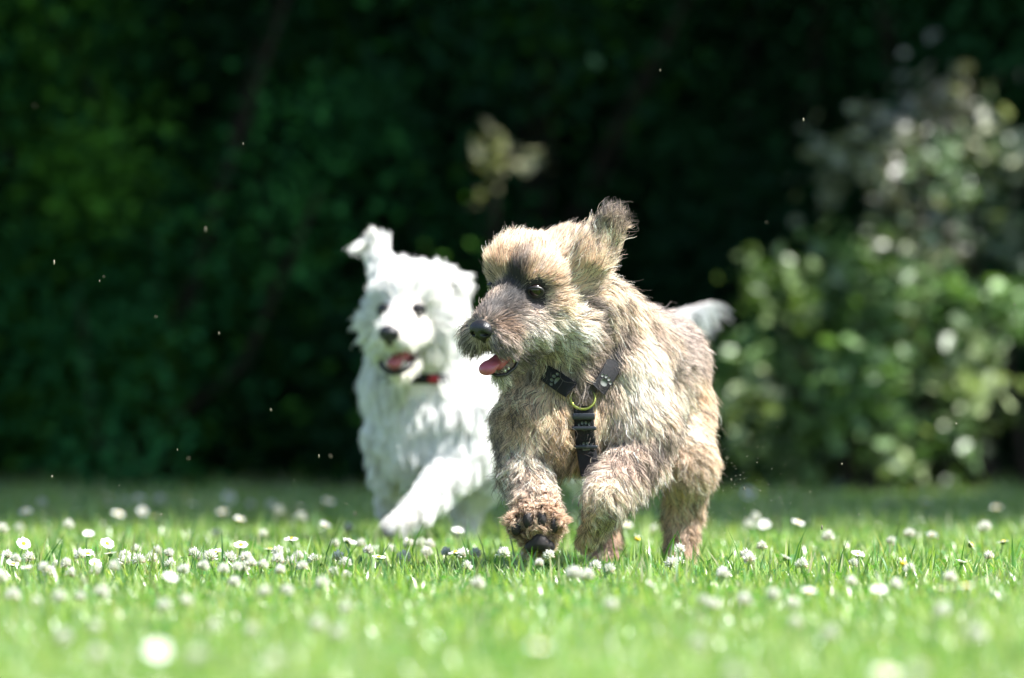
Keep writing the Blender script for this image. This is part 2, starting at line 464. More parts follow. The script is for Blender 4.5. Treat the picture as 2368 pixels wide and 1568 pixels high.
# ------------------------------------------------------------------ implicit bodies
class Body:
    """smooth union of round cones and ellipsoids in 'dog pixels' (x right, y down, q away), affine to metres"""
    def __init__(s, D0, origin):
        s.k = D0 / FPX; s.D0 = D0; s.prims = []; s.cuts = []; s.origin = np.array(origin, float); s.tags = {}
    def W(s, p):                       # dog px -> metres, relative to the dog's own base
        p = np.asarray(p, float)
        return np.stack([(p[..., 0] - CX) * s.k, s.D0 + p[..., 2] * s.k, H - (p[..., 1] - HY) * s.k], -1) - s.origin
    def Wd(s, d):
        d = np.asarray(d, float)
        return np.stack([d[..., 0], d[..., 2], -d[..., 1]], -1)
    def cone(s, a, ra, b, rb, tag, k=22):
        s.prims.append(('c', np.array(a, float), float(ra), np.array(b, float), float(rb), tag, k))
    def ell(s, c, rad, axes, tag, k=22):
        s.prims.append(('e', np.array(c, float), np.array(rad, float), np.array(axes, float), max(rad), tag, k))
    def dist(s, pr, P):
        if pr[0] == 'c':
            _, a, ra, b, rb, _, _ = pr
            ab = b - a; L2 = (ab @ ab) + 1e-9
            t = np.clip(((P - a) @ ab) / L2, 0, 1)
            d = P - a - t[..., None] * ab
            return np.sqrt((d * d).sum(-1)) - (ra + (rb - ra) * t)
        _, c, rad, ax, _, _, _ = pr
        q = (P - c) @ ax.T / rad
        l = np.sqrt((q * q).sum(-1))
        q2 = q / rad
        g = np.sqrt((q2 * q2).sum(-1)) + 1e-9
        return l * (l - 1.0) / g
    def sdf(s, P):
        v = np.full(P.shape[:-1], 1e3)
        for pr in s.prims:
            d = s.dist(pr, P); k = pr[-1]
            h = np.clip(.5 + .5 * (v - d) / k, 0, 1)
            v = v * (1 - h) + d * h - k * h * (1 - h)
        for pr in s.cuts:
            d = -s.dist(pr, P); k = pr[-1]
            h = np.clip(.5 - .5 * (v - d) / k, 0, 1)
            v = v * (1 - h) + d * h + k * h * (1 - h)
        return v
    def grad(s, P, e=1.5):
        g = np.stack([s.sdf(P + np.eye(3)[i] * e) - s.sdf(P - np.eye(3)[i] * e) for i in range(3)], -1)
        return unit(g)
    def surf(s, px, py, q0=-400, q1=900):
        q = np.arange(q0, q1, 2.0)
        P = np.stack([np.full_like(q, px), np.full_like(q, py), q], -1)
        v = s.sdf(P); i = np.argmax(v < 0)
        return P[i] if v[i] < 0 else np.array([px, py, 100.0])
    def march(s, c, d, rmax=400):
        """outermost surface point from c along d"""
        t = np.arange(0, rmax, 2.0)
        P = np.array(c) + t[:, None] * np.array(d)
        v = s.sdf(P)
        i = np.argmax(v > 0)
        return P[i]
    def polygonize(s, step):
        lo = np.array([1e9] * 3); hi = -lo
        for pr in s.prims:
            if pr[0] == 'c':
                for c, r in ((pr[1], pr[2]), (pr[3], pr[4])):
                    lo = np.minimum(lo, c - r); hi = np.maximum(hi, c + r)
            else:
                lo = np.minimum(lo, pr[1] - pr[4]); hi = np.maximum(hi, pr[1] + pr[4])
        lo -= 24; hi += 24
        n = np.ceil((hi - lo) / step).astype(int)
        ax = [lo[i] + np.arange(n[i]) * step for i in range(3)]
        v = np.full(n, 1e3, np.float64)
        def window(pr, m):
            if pr[0] == 'c':
                a = np.minimum(pr[1] - pr[2], pr[3] - pr[4]) - m; b = np.maximum(pr[1] + pr[2], pr[3] + pr[4]) + m
            else:
                a = pr[1] - pr[4] - m; b = pr[1] + pr[4] + m
            i0 = np.clip(np.floor((a - lo) / step).astype(int), 0, n); i1 = np.clip(np.ceil((b - lo) / step).astype(int) + 1, 0, n)
            return tuple(slice(i0[i], i1[i]) for i in range(3))
        for lst, sign in ((s.prims, 1), (s.cuts, -1)):
            for pr in lst:
                sl = window(pr, 3 * step + pr[-1])
                G = np.stack(np.meshgrid(*[ax[i][sl[i]] for i in range(3)], indexing='ij'), -1)
                if G.size == 0: continue
                d = s.dist(pr, G); k = pr[-1]; cur = v[sl]
                if sign > 0:
                    h = np.clip(.5 + .5 * (cur - d) / k, 0, 1)
                    v[sl] = cur * (1 - h) + d * h - k * h * (1 - h)
                else:
                    d = -d
                    h = np.clip(.5 - .5 * (cur - d) / k, 0, 1)
                    v[sl] = cur * (1 - h) + d * h + k * h * (1 - h)
        return surface_nets(v, lo, step)

def surface_nets(v, lo, step):
    ins = v < 0
    n = np.array(v.shape)
    acc = np.zeros(tuple(n - 1) + (3,)); cnt = np.zeros(tuple(n - 1))
    def sub(a, o):
        return a[o[0]:o[0] + n[0] - 1, o[1]:o[1] + n[1] - 1, o[2]:o[2] + n[2] - 1]
    for axis in range(3):
        oth = [i for i in range(3) if i != axis]
        for a in (0, 1):
            for b in (0, 1):
                o = [0, 0, 0]; o[oth[0]] = a; o[oth[1]] = b
                p = list(o); p[axis] = 1
                va, vb = sub(v, o), sub(v, p)
                m = sub(ins, o) != sub(ins, p)
                t = np.where(m, va / np.where(m, va - vb, 1), 0)
                for ch in range(3):
                    acc[..., ch] += np.where(m, (t if ch == axis else o[ch]), 0)
                cnt += m
    cell = cnt > 0
    idx = -np.ones(cell.shape, int); idx[cell] = np.arange(cell.sum())
    I = np.argwhere(cell)
    V = (acc[cell] / cnt[cell][:, None] + I) * step + lo
    quads = []
    for axis in range(3):
        oth = [i for i in range(3) if i != axis]
        sl0 = [slice(1, n[i] - 1) for i in range(3)]; sl1 = list(sl0)
        sl0[axis] = slice(0, n[axis] - 1); sl1[axis] = slice(1, n[axis])
        a = ins[tuple(sl0)]; b = ins[tuple(sl1)]
        E = np.argwhere(a != b)
        flip = a[tuple(E.T)]
        base = E.copy(); base[:, oth[0]] += 1; base[:, oth[1]] += 1
        def c(da, db):
            q = base.copy(); q[:, oth[0]] -= da; q[:, oth[1]] -= db
            return idx[tuple(q.T)]
        Q = np.stack([c(0, 0), c(1, 0), c(1, 1), c(0, 1)], -1)
        if axis == 1: flip = ~flip
        Q[flip] = Q[flip][:, ::-1]
        quads.append(Q)
    return V, np.concatenate(quads)

def quick_sdf_part(name, mat, prims, cuts, step, body, parent, color=(1, 1, 1), smooth=True):
    b = Body(body.D0, body.origin); b.prims = prims; b.cuts = cuts
    V, Q = b.polygonize(step)
    return link(name, mesh_np(name, body.W(V), Q, mat, smooth, np.broadcast_to(np.array(color, float), (len(V), 3))), parent)

# ------------------------------------------------------------------ fur
def fur_material(name, transl=.3, spec=.06, rough=.35):
    m, n, out = new_mat(name)
    a = n.nodes.new('ShaderNodeAttribute'); a.attribute_name = 'fur_color'
    d = n.nodes.new('ShaderNodeBsdfDiffuse'); t = n.nodes.new('ShaderNodeBsdfTranslucent')
    n.links.new(a.outputs['Color'], d.inputs[0]); n.links.new(a.outputs['Color'], t.inputs[0])
    mx = n.nodes.new('ShaderNodeMixShader'); mx.inputs[0].default_value = transl
    n.links.new(d.outputs[0], mx.inputs[1]); n.links.new(t.outputs[0], mx.inputs[2])
    g = n.nodes.new('ShaderNodeBsdfHair'); g.component = 'Reflection'
    g.inputs['RoughnessU'].default_value = rough; g.inputs['RoughnessV'].default_value = .6
    g.inputs['Color'].default_value = (1, 1, 1, 1)
    m2 = n.nodes.new('ShaderNodeMixShader'); m2.inputs[0].default_value = spec
    n.links.new(mx.outputs[0], m2.inputs[1]); n.links.new(g.outputs[0], m2.inputs[2])
    n.links.new(m2.outputs[0], out.inputs[0])
    return m

def vnoise(P, scale, seed):
    """smooth value noise in 3D, -1..1"""
    p = P / scale + seed * 17.3
    i = np.floor(p).astype(np.int64); f = p - i; f = f * f * (3 - 2 * f)
    def h(ix):
        x = (ix[..., 0] * 73856093) ^ (ix[..., 1] * 19349663) ^ (ix[..., 2] * 83492791) ^ (seed * 2654435761)
        x = (x ^ (x >> 13)) * 1274126177
        x &= 0xffffffff
        return ((x ^ (x >> 16)) & 0xffff) / 32767.5 - 1
    r = 0
    for a in (0, 1):
        for b in (0, 1):
            for c in (0, 1):
                wgt = (f[..., 0] if a else 1 - f[..., 0]) * (f[..., 1] if b else 1 - f[..., 1]) * (f[..., 2] if c else 1 - f[..., 2])
                r = r + wgt * h(i + np.array([a, b, c]))
    return r

def make_fur(body, V, Q, attrs, N, K, radius, mat, parent, seed, clump_ratio=18, gain=1.0, desat=0.0, name='fur'):
    """attrs(P, N) -> dict of per-point arrays; strands grow from the skin"""
    r = np.random.default_rng(seed)
    T = np.concatenate([Q[:, [0, 1, 2]], Q[:, [0, 2, 3]]])
    A, B, C = V[T[:, 0]], V[T[:, 1]], V[T[:, 2]]
    area = np.linalg.norm(np.cross(B - A, C - A), axis=1)
    cen = (A + B + C) / 3
    nv = body.grad(V)
    at = attrs(V, nv)
    dens = at['dens'][T].mean(1)
    p = area * dens; p /= p.sum()
    ti = r.choice(len(T), N, p=p)
    u, v = r.random(N), r.random(N)
    sw = u + v > 1; u[sw] = 1 - u[sw]; v[sw] = 1 - v[sw]
    wts = np.stack([1 - u - v, u, v], -1)
    def ip(a):
        x = a[T[ti]]
        return (x * (wts[..., None] if a.ndim == 2 else wts)).sum(1)
    R = ip(V); n = unit(ip(nv)); flow = ip(at['flow']); lift = ip(at['lift']); ln = ip(at['len']); curl = ip(at['curl'])
    col = ip(at['col']); dark = ip(at['dark']); stiff = ip(at['grav'])
    flow = flow - n * (flow * n).sum(-1, keepdims=True); fl = np.linalg.norm(flow, axis=1, keepdims=True)
    flow = flow / (fl + 1e-6)
    # wander of the coat direction: large and small swirls
    side = np.cross(n, flow)
    ang = 0.40 * vnoise(R, 70, seed) + 0.22 * vnoise(R, 20, seed + 1) + r.normal(0, .13, N)
    flow = flow * np.cos(ang)[:, None] + side * np.sin(ang)[:, None]
    side = np.cross(n, flow)
    guard = r.random(N) < dark
    ln = ln * r.uniform(.5, 1.15, N) * (1 + .14 * vnoise(R, 30, seed + 2))
    ln = np.where(guard, ln * 1.22, ln); curl = np.where(guard, curl * 1.6, curl)
    lift = np.clip(lift * (1 + .18 * vnoise(R, 26, seed + 3)) + r.normal(0, .10, N), .06, 1.6)
    wisp = r.random(N) < .032
    ln = np.where(wisp, ln * r.uniform(1.05, 1.45, N), ln); curl = np.where(wisp, curl * 1.2 + .10, curl); lift = np.where(wisp, lift + .2, lift)
    X = np.zeros((N, K, 3)); X[:, 0] = R - n * 2.5
    d0 = unit(n * lift[:, None] + flow)
    for j in range(1, K):
        t = j / (K - 1)
        d = unit(n * (lift * (1.15 - .75 * t))[:, None] + flow + np.array([0, 1, 0]) * (stiff * t)[:, None])
        X[:, j] = X[:, j - 1] + d * (ln / (K - 1))[:, None]
    # clumping towards guide strands
    G = max(50, N // clump_ratio)
    gi = r.choice(N, G, replace=False)
    kd = kdtree.KDTree(G)
    for a, b in enumerate(gi): kd.insert(R[b], a)
    kd.balance()
    near = np.fromiter((kd.find(x)[1] for x in R), int, N)
    g = gi[near]
    tt = np.linspace(0, 1, K)
    cl = ip(at['clump']) * r.uniform(.75, 1.2, N)
    cl = np.where(guard, cl * .4, cl)
    wcl = np.clip(cl[:, None] * (tt[None] ** 1.2) * r.uniform(.55, 1.0, N)[:, None], 0, .95)
    Gx = X[g] - X[g][:, :1] + (X[g][:, :1] * .75 + X[:, :1] * .25)
    X = X * (1 - wcl[..., None]) + Gx * wcl[..., None]
    # waves: shared within a clump, plus a little of its own
    ph = r.uniform(0, 6.28, N); fr = r.uniform(4.0, 8.0, N)
    cphase = ph[g] * .75 + ph * .25; cfr = fr[g]
    am = (curl * ln * .15)[:, None] * (tt[None] ** 1.1)
    X += side[:, None, :] * (am * np.sin(cphase[:, None] + cfr[:, None] * tt[None]))[..., None]
    X += n[:, None, :] * (am * .7 * np.cos(cphase[:, None] * 1.3 + cfr[:, None] * tt[None]))[..., None]
    # colours
    col = col * (1 - desat) + col.mean(1, keepdims=True) * desat
    base = col * (1 + .22 * r.normal(0, 1, (N, 1)).clip(-2, 2)) * (1 + .14 * vnoise(R, 18, seed + 5))[:, None]
    base = np.where(guard[:, None], np.array([.035, .03, .03]) + base * .12, base)
    base = np.where((wisp & ~guard)[:, None], base * 1.25 + .04, base)
    tipc = at['tip'][T[ti]][:, 0]
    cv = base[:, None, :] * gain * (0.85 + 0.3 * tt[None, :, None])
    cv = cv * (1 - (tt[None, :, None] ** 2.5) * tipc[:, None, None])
    cv = np.clip(cv, .004, .93)
    rad = radius * body.k * r.uniform(.7, 1.3, N)[:, None] * (1 - .82 * tt[None] ** 1.6) * np.where(wisp | guard, 1.25, 1.0)[:, None]
    cu = bpy.data.hair_curves.new(name)
    cu.add_curves([K] * N)
    Wp = body.W(X).astype(np.float32)
    cu.attributes['position'].data.foreach_set('vector', Wp.ravel())
    ra = cu.attributes.get('radius') or cu.attributes.new('radius', 'FLOAT', 'POINT')
    ra.data.foreach_set('value', rad.astype(np.float32).ravel())
    ca = cu.attributes.new('fur_color', 'FLOAT_COLOR', 'POINT')
    c4 = np.ones((N * K, 4), np.float32); c4[:, :3] = cv.reshape(-1, 3)
    ca.data.foreach_set('color', c4.ravel())
    cu.materials.append(mat)
    return link(name, cu, parent)

def blend_tags(body, P, sigma=14):
    """weights (n, ntags) of the coat regions at points P"""
    names = list(body.tags)
    D = np.full((len(P), len(names)), 1e3)
    for pr in body.prims:
        d = body.dist(pr, P); i = names.index(pr[-2])
        D[:, i] = np.minimum(D[:, i], d)
    D -= D.min(1, keepdims=True)
    Wt = np.exp(-np.clip(D, 0, 400) / sigma)
    return names, Wt / Wt.sum(1, keepdims=True)

def coat(body, P, nrm, radials, spots, shorts):
    names, Wt = blend_tags(body, P)
    out = {}
    T = body.tags
    fl = np.zeros((len(P), 3))
    for i, nme in enumerate(names):
        f = T[nme]['flow']
        if isinstance(f, str):
            a, extra = radials[f]
            v = unit(P - np.array(a)) + np.array(extra)
        else:
            v = np.broadcast_to(unit(np.array(f, float)), P.shape)
        fl += Wt[:, i:i + 1] * v
    out['flow'] = fl
    for key, dv in (('lift', .5), ('len', 50), ('curl', .4), ('dark', .06), ('grav', .2), ('clump', .6), ('tip', 0.0), ('dens', 1.0)):
        out[key] = sum(Wt[:, i] * T[nme].get(key, dv) for i, nme in enumerate(names))
    col = sum(Wt[:, i:i + 1] * np.array(T[nme]['col']) for i, nme in enumerate(names))
    for (c, rad, cc, s) in spots:
        d = np.linalg.norm((P - np.array(c)), axis=1) + 10 * vnoise(P, 16, 77)
        a = np.clip(1.25 - d / rad, 0, 1); a = (a * a * (3 - 2 * a) * s)[:, None]
        col = col * (1 - a) + np.array(cc) * a
    out['col'] = col
    for (c, rad, f) in shorts:
        d = np.linalg.norm(P - np.array(c), axis=1)
        a = np.clip((d / rad - .55) / .9, 0, 1)
        out['len'] = out['len'] * (f + (1 - f) * a)
        out['lift'] = out['lift'] * (.5 + .5 * a)
    return out

# frame of a head: columns of axes for side (r), up (u), forward (f)
class Frame:
    def __init__(s, C, f, r):
        s.C = np.array(C, float); s.f = unit(f); rr = np.array(r, float)
        s.r = unit(rr - s.f * (rr @ s.f)); s.u = np.cross(s.f, s.r)
        if s.u[1] > 0: s.u = -s.u
        s.ax = np.array([s.r, s.u, s.f])
    def __call__(s, r, u, f): return s.C + r * s.r + u * s.u + f * s.f
    def local(s, P): return (np.asarray(P) - s.C) @ s.ax.T
    def at(s, px, py, r):
        """point at side offset r that is seen at (px, py)"""
        M = np.array([[s.u[0], s.f[0]], [s.u[1], s.f[1]]])
        b = np.array([px, py]) - s.C[:2] - r * s.r[:2]
        u, f = np.linalg.solve(M, b)
        return s(r, u, f)

EYE = principled('eye_wet', (.010, .006, .005), .07, .45, coat=.3)
LID = principled('eye_rim', (.012, .010, .010), .4, .5, bump=.3)
NOSE = principled('nose_leather', (.013, .013, .015), .33, .55, bump=.7, bscale=900)
TONGUE = principled('tongue_wet', (.40, .10, .12), .25, .5, bump=.3, bscale=700, sss=.2)
GUM = principled('mouth_lining', (.16, .04, .05), .35, .5, bump=.3, bscale=300)
TOOTH = principled('tooth', (.78, .74, .62), .25, .5)
PAD = principled('paw_pad', (.02, .016, .016), .65, .35, bump=.8, bscale=800)
CLAW = principled('claw', (.03, .025, .02), .35, .5)
WEB = principled('harness_webbing', (.008, .008, .010), .75, .3, bump=.8, bscale=1200, noise=.2)
PLASTIC = principled('buckle_plastic', (.012, .014, .018), .38, .5)
PRINT = principled('paw_print_ink', (.12, .13, .12), .7, .2)
BRASS = principled('ring_metal', (.38, .40, .10), .35, .5, metal=1.0)
RED = principled('collar_red', (.30, .02, .03), .6, .3, noise=.3)

def eyeball(body, F, p, rad, parent, name='eye'):
    V, Q = sphere_np(20, 14)
    o = link(name, mesh_np(name, body.W(p + V * rad), Q, EYE, True), parent)
    return o

def lid_ring(body, p, nrm, R, tube, parent, squash=.82, up=np.array([0, -1, 0])):
    n = unit(nrm); a = unit(np.cross(n, up)); b = np.cross(a, n)
    t = np.linspace(0, 2 * math.pi, 25)[:-1]
    pts = p + np.cos(t)[:, None] * a * R * 1.12 + np.sin(t)[:, None] * b * R * squash - n * (np.abs(np.cos(t))[:, None] * R * .25)
    # closed tube
    seg = 8; V = []
    for i in range(24):
        T = unit(pts[(i + 1) % 24] - pts[i - 1]); A = unit(np.cross(T, n)); B = np.cross(T, A)
        for j in range(seg):
            an = 2 * math.pi * j / seg
            V.append(pts[i] + tube * (math.cos(an) * A + math.sin(an) * B))
    Qs = [(i * seg + j, i * seg + (j + 1) % seg, ((i + 1) % 24) * seg + (j + 1) % seg, ((i + 1) % 24) * seg + j) for i in range(24) for j in range(seg)]
    return link('eyelid', mesh_np('eyelid', body.W(np.array(V)), np.array(Qs), LID, True), parent)

def tooth(bag, p, d, L, r):
    V, F = tube_np([p, p + d * L * .5, p + d * L], [r, r * .75, r * .1], 7); bag.add(V, F)

def strap(body, name, pts, width, thick, off, mat, parent, closed=False, normals=None, res=6):
    """a band lying on the coat along pts (on-skin points)"""
    pts = np.array(pts, float)
    if normals is None: normals = body.grad(pts)
    # resample with Catmull-Rom
    n = len(pts); out = []; no = []
    rngi = range(n) if closed else range(n - 1)
    for i in rngi:
        idx = [(i - 1) % n, i, (i + 1) % n, (i + 2) % n] if closed else [max(i - 1, 0), i, i + 1, min(i + 2, n - 1)]
        a, b, c, d = pts[idx]
        for t in np.arange(res) / res:
            out.append(.5 * ((2 * b) + (c - a) * t + (2 * a - 5 * b + 4 * c - d) * t * t + (3 * b - a - 3 * c + d) * t ** 3))
            no.append(normals[idx[1]] * (1 - t) + normals[idx[2]] * t)
    if not closed: out.append(pts[-1]); no.append(normals[-1])
    P = np.array(out); Nn = unit(np.array(no))
    if np.ndim(off): off = np.interp(np.linspace(0, 1, len(P)), np.linspace(0, 1, len(off)), off)[:, None]
    Tn = unit((np.roll(P, -1, 0) - np.roll(P, 1, 0)) if closed else np.gradient(P, axis=0))
    Nn = unit(Nn - Tn * (Nn * Tn).sum(-1, keepdims=True)); S = np.cross(Tn, Nn)
    C = P + Nn * off
    prof = [(-.5, 0), (-.5, .7), (-.44, 1), (.44, 1), (.5, .7), (.5, 0)]
    V = np.concatenate([(C + S * width * a + Nn * thick * b)[:, None] for a, b in prof], 1)
    m = len(P); V = V.reshape(-1, 3); Qs = []
    for i in range(m if closed else m - 1):
        k = (i + 1) % m
        for j in range(6):
            l = (j + 1) % 6
            Qs.append((i * 6 + j, i * 6 + l, k * 6 + l, k * 6 + j))
    fs = [np.array(Qs)]
    if not closed: fs.append(np.array([[0, 1, 2, 3, 4, 5], [(m - 1) * 6 + j for j in (5, 4, 3, 2, 1, 0)]]))
    o = link(name, mesh_np(name, body.W(V), fs, mat, False), parent)
    return o, C + Nn * thick, Nn, Tn

def paw_print(body, c, n, t, size, parent):
    """ink print of a paw: one pad and four toes, raised a hair above the band"""
    s = np.cross(t, n); bag = Bag()
    def disc(o, ra, rb):
        a = np.arange(12) / 12 * 2 * math.pi
        pts = o + np.cos(a)[:, None] * s * ra + np.sin(a)[:, None] * t * rb
        bag.add(body.W(np.concatenate([pts + n * .9, pts - n * .5])), [np.array([list(range(12))]), np.array([(j, (j + 1) % 12, 12 + (j + 1) % 12, 12 + j) for j in range(12)])])
    disc(c - t * size * .2, size * .42, size * .36)
    for a, rr in ((-.62, .18), (-.22, .2), (.22, .2), (.62, .18)):
        disc(c + s * size * a * .95 + t * size * (.50 - abs(a) * .45), size * rr * .8, size * rr)
    return link('paw_print', bag.mesh('paw_print', PRINT, False), parent)


# ================================================================== grey and tan puppy
def build_puppy():
    B = Body(9.75, (0, 0, 0))
    root_pt = np.array([(1400 - CX) * B.k, 9.75 + 300 * B.k, 0.0])
    B.origin = root_pt
    e = link('puppy', None); e.location = root_pt
    tag(e, 'shaggy grey and tan puppy in a black harness, running in front of the white dog', 'puppy')
    F = Frame((1238, 648, 60), (-.55, .36, -.755), (.81, .02, -.585))
    ax = F.ax
    # coat regions
    tan = (.56, .40, .26); cream = (.82, .68, .54); grey = (.30, .255, .21); darkc = (.07, .06, .06); pale = (.86, .76, .64); gold = (.50, .36, .19)
    T = B.tags
    T['skull'] = dict(flow='crown', lift=.60, len=52, curl=.28, col=(.76, .58, .42), dark=.06, grav=-.15, clump=.5, tip=.1)
    T['brow'] = dict(flow='face', lift=.5, len=34, curl=.2, col=(.48, .36, .22), dark=.10, grav=0, clump=.45)
    T['cheek'] = dict(flow='face', lift=.55, len=60, curl=.7, col=(.80, .65, .52), dark=.12, grav=.45, clump=.75)
    T['muzzle'] = dict(flow='face', lift=.75, len=34, curl=.3, col=(.42, .33, .25), dark=.12, grav=.25, clump=.4)
    T['lip'] = dict(flow='lip', lift=.8, len=44, curl=.35, col=(.58, .49, .43), dark=.22, grav=.7, clump=.6)
    T['jaw'] = dict(flow='jaw', lift=.55, len=38, curl=.5, col=(.44, .37, .31), dark=.3, grav=.6, clump=.7)
    T['ear'] = dict(flow=F.u * .75 + np.array([.55, -.55, .2]), lift=.32, len=54, curl=.6, col=(.68, .55, .40), dark=.10, grav=-.1, clump=.75, tip=.15)
    T['ear_tip'] = dict(flow=(.55, -.70, .1), lift=.4, len=46, curl=1.3, col=(.50, .40, .32), dark=.30, grav=-.1, clump=.85, tip=.55)
    T['neck'] = dict(flow=(.35, .85, .2), lift=.5, len=60, curl=.5, col=(.66, .54, .42), dark=.10, grav=.35, clump=.6, tip=.1)
    T['chest'] = dict(flow=(-.10, .95, -.1), lift=.5, len=74, curl=.65, col=(.66, .49, .31), dark=.09, grav=.5, clump=.75)
    T['shoulder'] = dict(flow=(.50, .75, .35), lift=.45, len=58, curl=.35, col=(.84, .70, .56), dark=.09, grav=.4, clump=.6, tip=.1)
    T['back'] = dict(flow=(.55, .35, .75), lift=.6, len=50, curl=.3, col=(.52, .45, .42), dark=.12, grav=.2, clump=.5, tip=.2)
    T['rump'] = dict(flow=(.45, .75, .35), lift=.55, len=48, curl=.4, col=(.66, .52, .39), dark=.09, grav=.3, clump=.55, tip=.15)
    T['leg'] = dict(flow=(.0, 1, .15), lift=.65, len=50, curl=1.0, col=(.88, .70, .55), dark=.17, grav=.4, clump=.8, tip=.15)
    T['leg_low'] = dict(flow=(.1, 1, .3), lift=.45, len=36, curl=.8, col=(.62, .52, .34), dark=.12, grav=.3, clump=.8, tip=.1)
    T['hind'] = dict(flow=(.0, 1, .25), lift=.6, len=46, curl=.9, col=(.66, .50, .36), dark=.12, grav=.3, clump=.75, tip=.2)
    T['foot'] = dict(flow=(.0, .8, -.3), lift=.5, len=20, curl=.5, col=(.62, .47, .34), dark=.04, grav=.1, clump=.6)
    T['paw'] = dict(flow='paw', lift=.8, len=36, curl=.25, col=(.60, .46, .34), dark=.05, grav=.0, clump=.7, tip=.15)
    # head
    B.ell(F(0, 8, 0), (86, 82, 92), ax, 'skull')
    B.ell(F(0, 40, 25), (66, 50, 62), ax, 'skull')
    for s in (-1, 1):
        B.cone(F(s * 38, 34, 62), 34, F(s * 58, 26, 40), 34, 'brow')
        B.cone(F(s * 48, -50, 40), 50, F(s * 34, -70, 95), 36, 'cheek')
    B.cone((1300, 590, 70), 48, (1345, 590, 60), 40, 'skull', 36)
    B.cone(F.at(1164, 606, -36), 30, F(-40, 50, 10), 44, 'skull', 24)
    nose_p = F.at(1112, 762, 0); nl = F.local(nose_p)
    B.cone(F(0, -20, 78), 56, F(0, nl[1] - 6, nl[2] - 36), 39, 'muzzle', 20)
    for s in (-1, 1):
        B.cone(F(s * 32, -56, 110), 44, F(s * 32, nl[1] - 24, nl[2] - 26), 28, 'lip', 14)
    chin = F.at(1156, 876, 0); cl = F.local(chin)
    B.cone(F(0, -110, 70), 42, F(0, cl[1] + 12, cl[2] - 12), 17, 'jaw', 14)
    B.cone((1315, 745, 70), 62, (1330, 800, 110), 58, 'cheek', 40)
    B.cone((1366, 680, 110), 58, (1406, 760, 170), 66, 'neck', 40)
    # neck, trunk
    B.cone((1300, 700, 130), 88, (1345, 850, 190), 100, 'neck', 40)
    B.cone((1396, 722, 190), 70, (1450, 806, 320), 92, 'neck', 40)
    B.cone((1335, 890, 150), 90, (1305, 975, 150), 94, 'chest', 40)
    B.cone((1440, 812, 330), 102, (1520, 842, 640), 112, 'back', 40)
    B.cone((1370, 960, 230), 118, (1500, 910, 620), 112, 'shoulder', 40)
    B.cone((1440, 850, 190), 88, (1478, 975, 170), 80, 'shoulder', 40)
    B.cone((1238, 880, 200), 50, (1236, 985, 140), 62, 'chest', 34)
    B.cone((1535, 850, 700), 105, (1560, 950, 690), 92, 'rump', 40)
    # hind legs
    B.cone((1565, 960, 670), 84, (1602, 1085, 590), 58, 'rump', 34)
    B.cone((1602, 1085, 590), 54, (1592, 1195, 640), 38, 'hind', 26)
    B.cone((1592, 1195, 640), 37, (1582, 1325, 600), 25, 'hind', 20)
    B.cone((1582, 1338, 605), 24, (1570, 1345, 570), 20, 'foot', 12)
    B.cone((1470, 960, 640), 74, (1440, 1090, 560), 54, 'rump', 30)
    B.cone((1440, 1090, 560), 48, (1404, 1190, 610), 34, 'hind', 22)
    B.cone((1404, 1190, 610), 32, (1402, 1328, 560), 25, 'hind', 16)
    B.cone((1402, 1338, 560), 24, (1396, 1345, 525), 20, 'foot', 12)
    # reaching foreleg (left in the picture)
    B.cone((1228, 980, 150), 68, (1218, 1085, 95), 48, 'leg', 40)
    B.cone((1218, 1085, 95), 46, (1240, 1165, 15), 34, 'leg', 20)
    B.cone((1240, 1168, 5), 40, (1242, 1210, -32), 50, 'paw', 16)
        # folded foreleg (right in the picture)
    B.cone((1478, 985, 170), 74, (1478, 1055, 150), 62, 'leg', 30)
    B.cone((1468, 1062, 130), 58, (1402, 1150, 0), 38, 'leg', 26)
    B.cone((1402, 1150, 0), 36, (1370, 1228, 60), 22, 'leg_low', 14)
    B.cone((1370, 1230, 60), 23, (1356, 1258, 90), 19, 'foot', 12)
    # tail, carried low on the far side
    B.cone((1550, 790, 740), 28, (1480, 820, 850), 18, 'rump', 20)
    # toes of the reaching paw
    toes = [(1190, 1212), (1220, 1188), (1256, 1186), (1288, 1208)]
    for (x, y) in toes:
        B.cone((x * .6 + 1242 * .4, y * .6 + 1208 * .4, -40), 22, (x, y, -60), 17, 'paw', 12)
    B.cone((1244, 1250, -30), 28, (1244, 1250, -48), 22, 'paw', 10)
    # flying ear
    eb = np.array([1330, 590, 40.]);
    ear_ax = unit((.58, -.80, .15)); ear_n = unit(np.cross(ear_ax, np.cross((.35, -.1, -.93), ear_ax))); ear_s = np.cross(ear_ax, ear_n)
    eax = np.array([ear_s, ear_ax, ear_n])
    B.cone((1325, 625, 75), 54, (1358, 598, 50), 42, 'ear', 40)
    B.ell((1376, 572, 40), (38, 46, 13), eax, 'ear', 22)
    B.ell((1398, 545, 32), (33, 32, 8), eax, 'ear', 14)
    B.ell((1410, 524, 30), (28, 16, 6), eax, 'ear_tip', 12)
    # far ear, lying back behind the skull
    B.cone(F(-75, 40, -40), 30, F(-95, 10, -85), 20, 'ear', 18)
    # mouth opening
    mo = F.at(1128, 822, 0); ml = F.local(mo)
    B.cuts.append(('c', F(0, -102, 118), 15.0, F(0, ml[1] + 6, ml[2] + 14), 20.0, '', 6))
    V, Q = B.polygonize(6.0)
    nv = B.grad(V)
    # skin colour
    skin = np.tile([.30, .22, .17], (len(V), 1))
    loc = F.local(V)
    def incut(P, m):
        return B.dist(B.cuts[0], P) < m
    skin[incut(V, 7)] = (.14, .035, .04)
    for p_ in (F.at(1239, 674, 62), F.at(1138, 667, -62)): skin[np.linalg.norm(V - p_, axis=1) < 48] = (.03, .025, .025)
    SKIN = principled('puppy_skin', (.3, .22, .17), .75, .2, attr='tint')
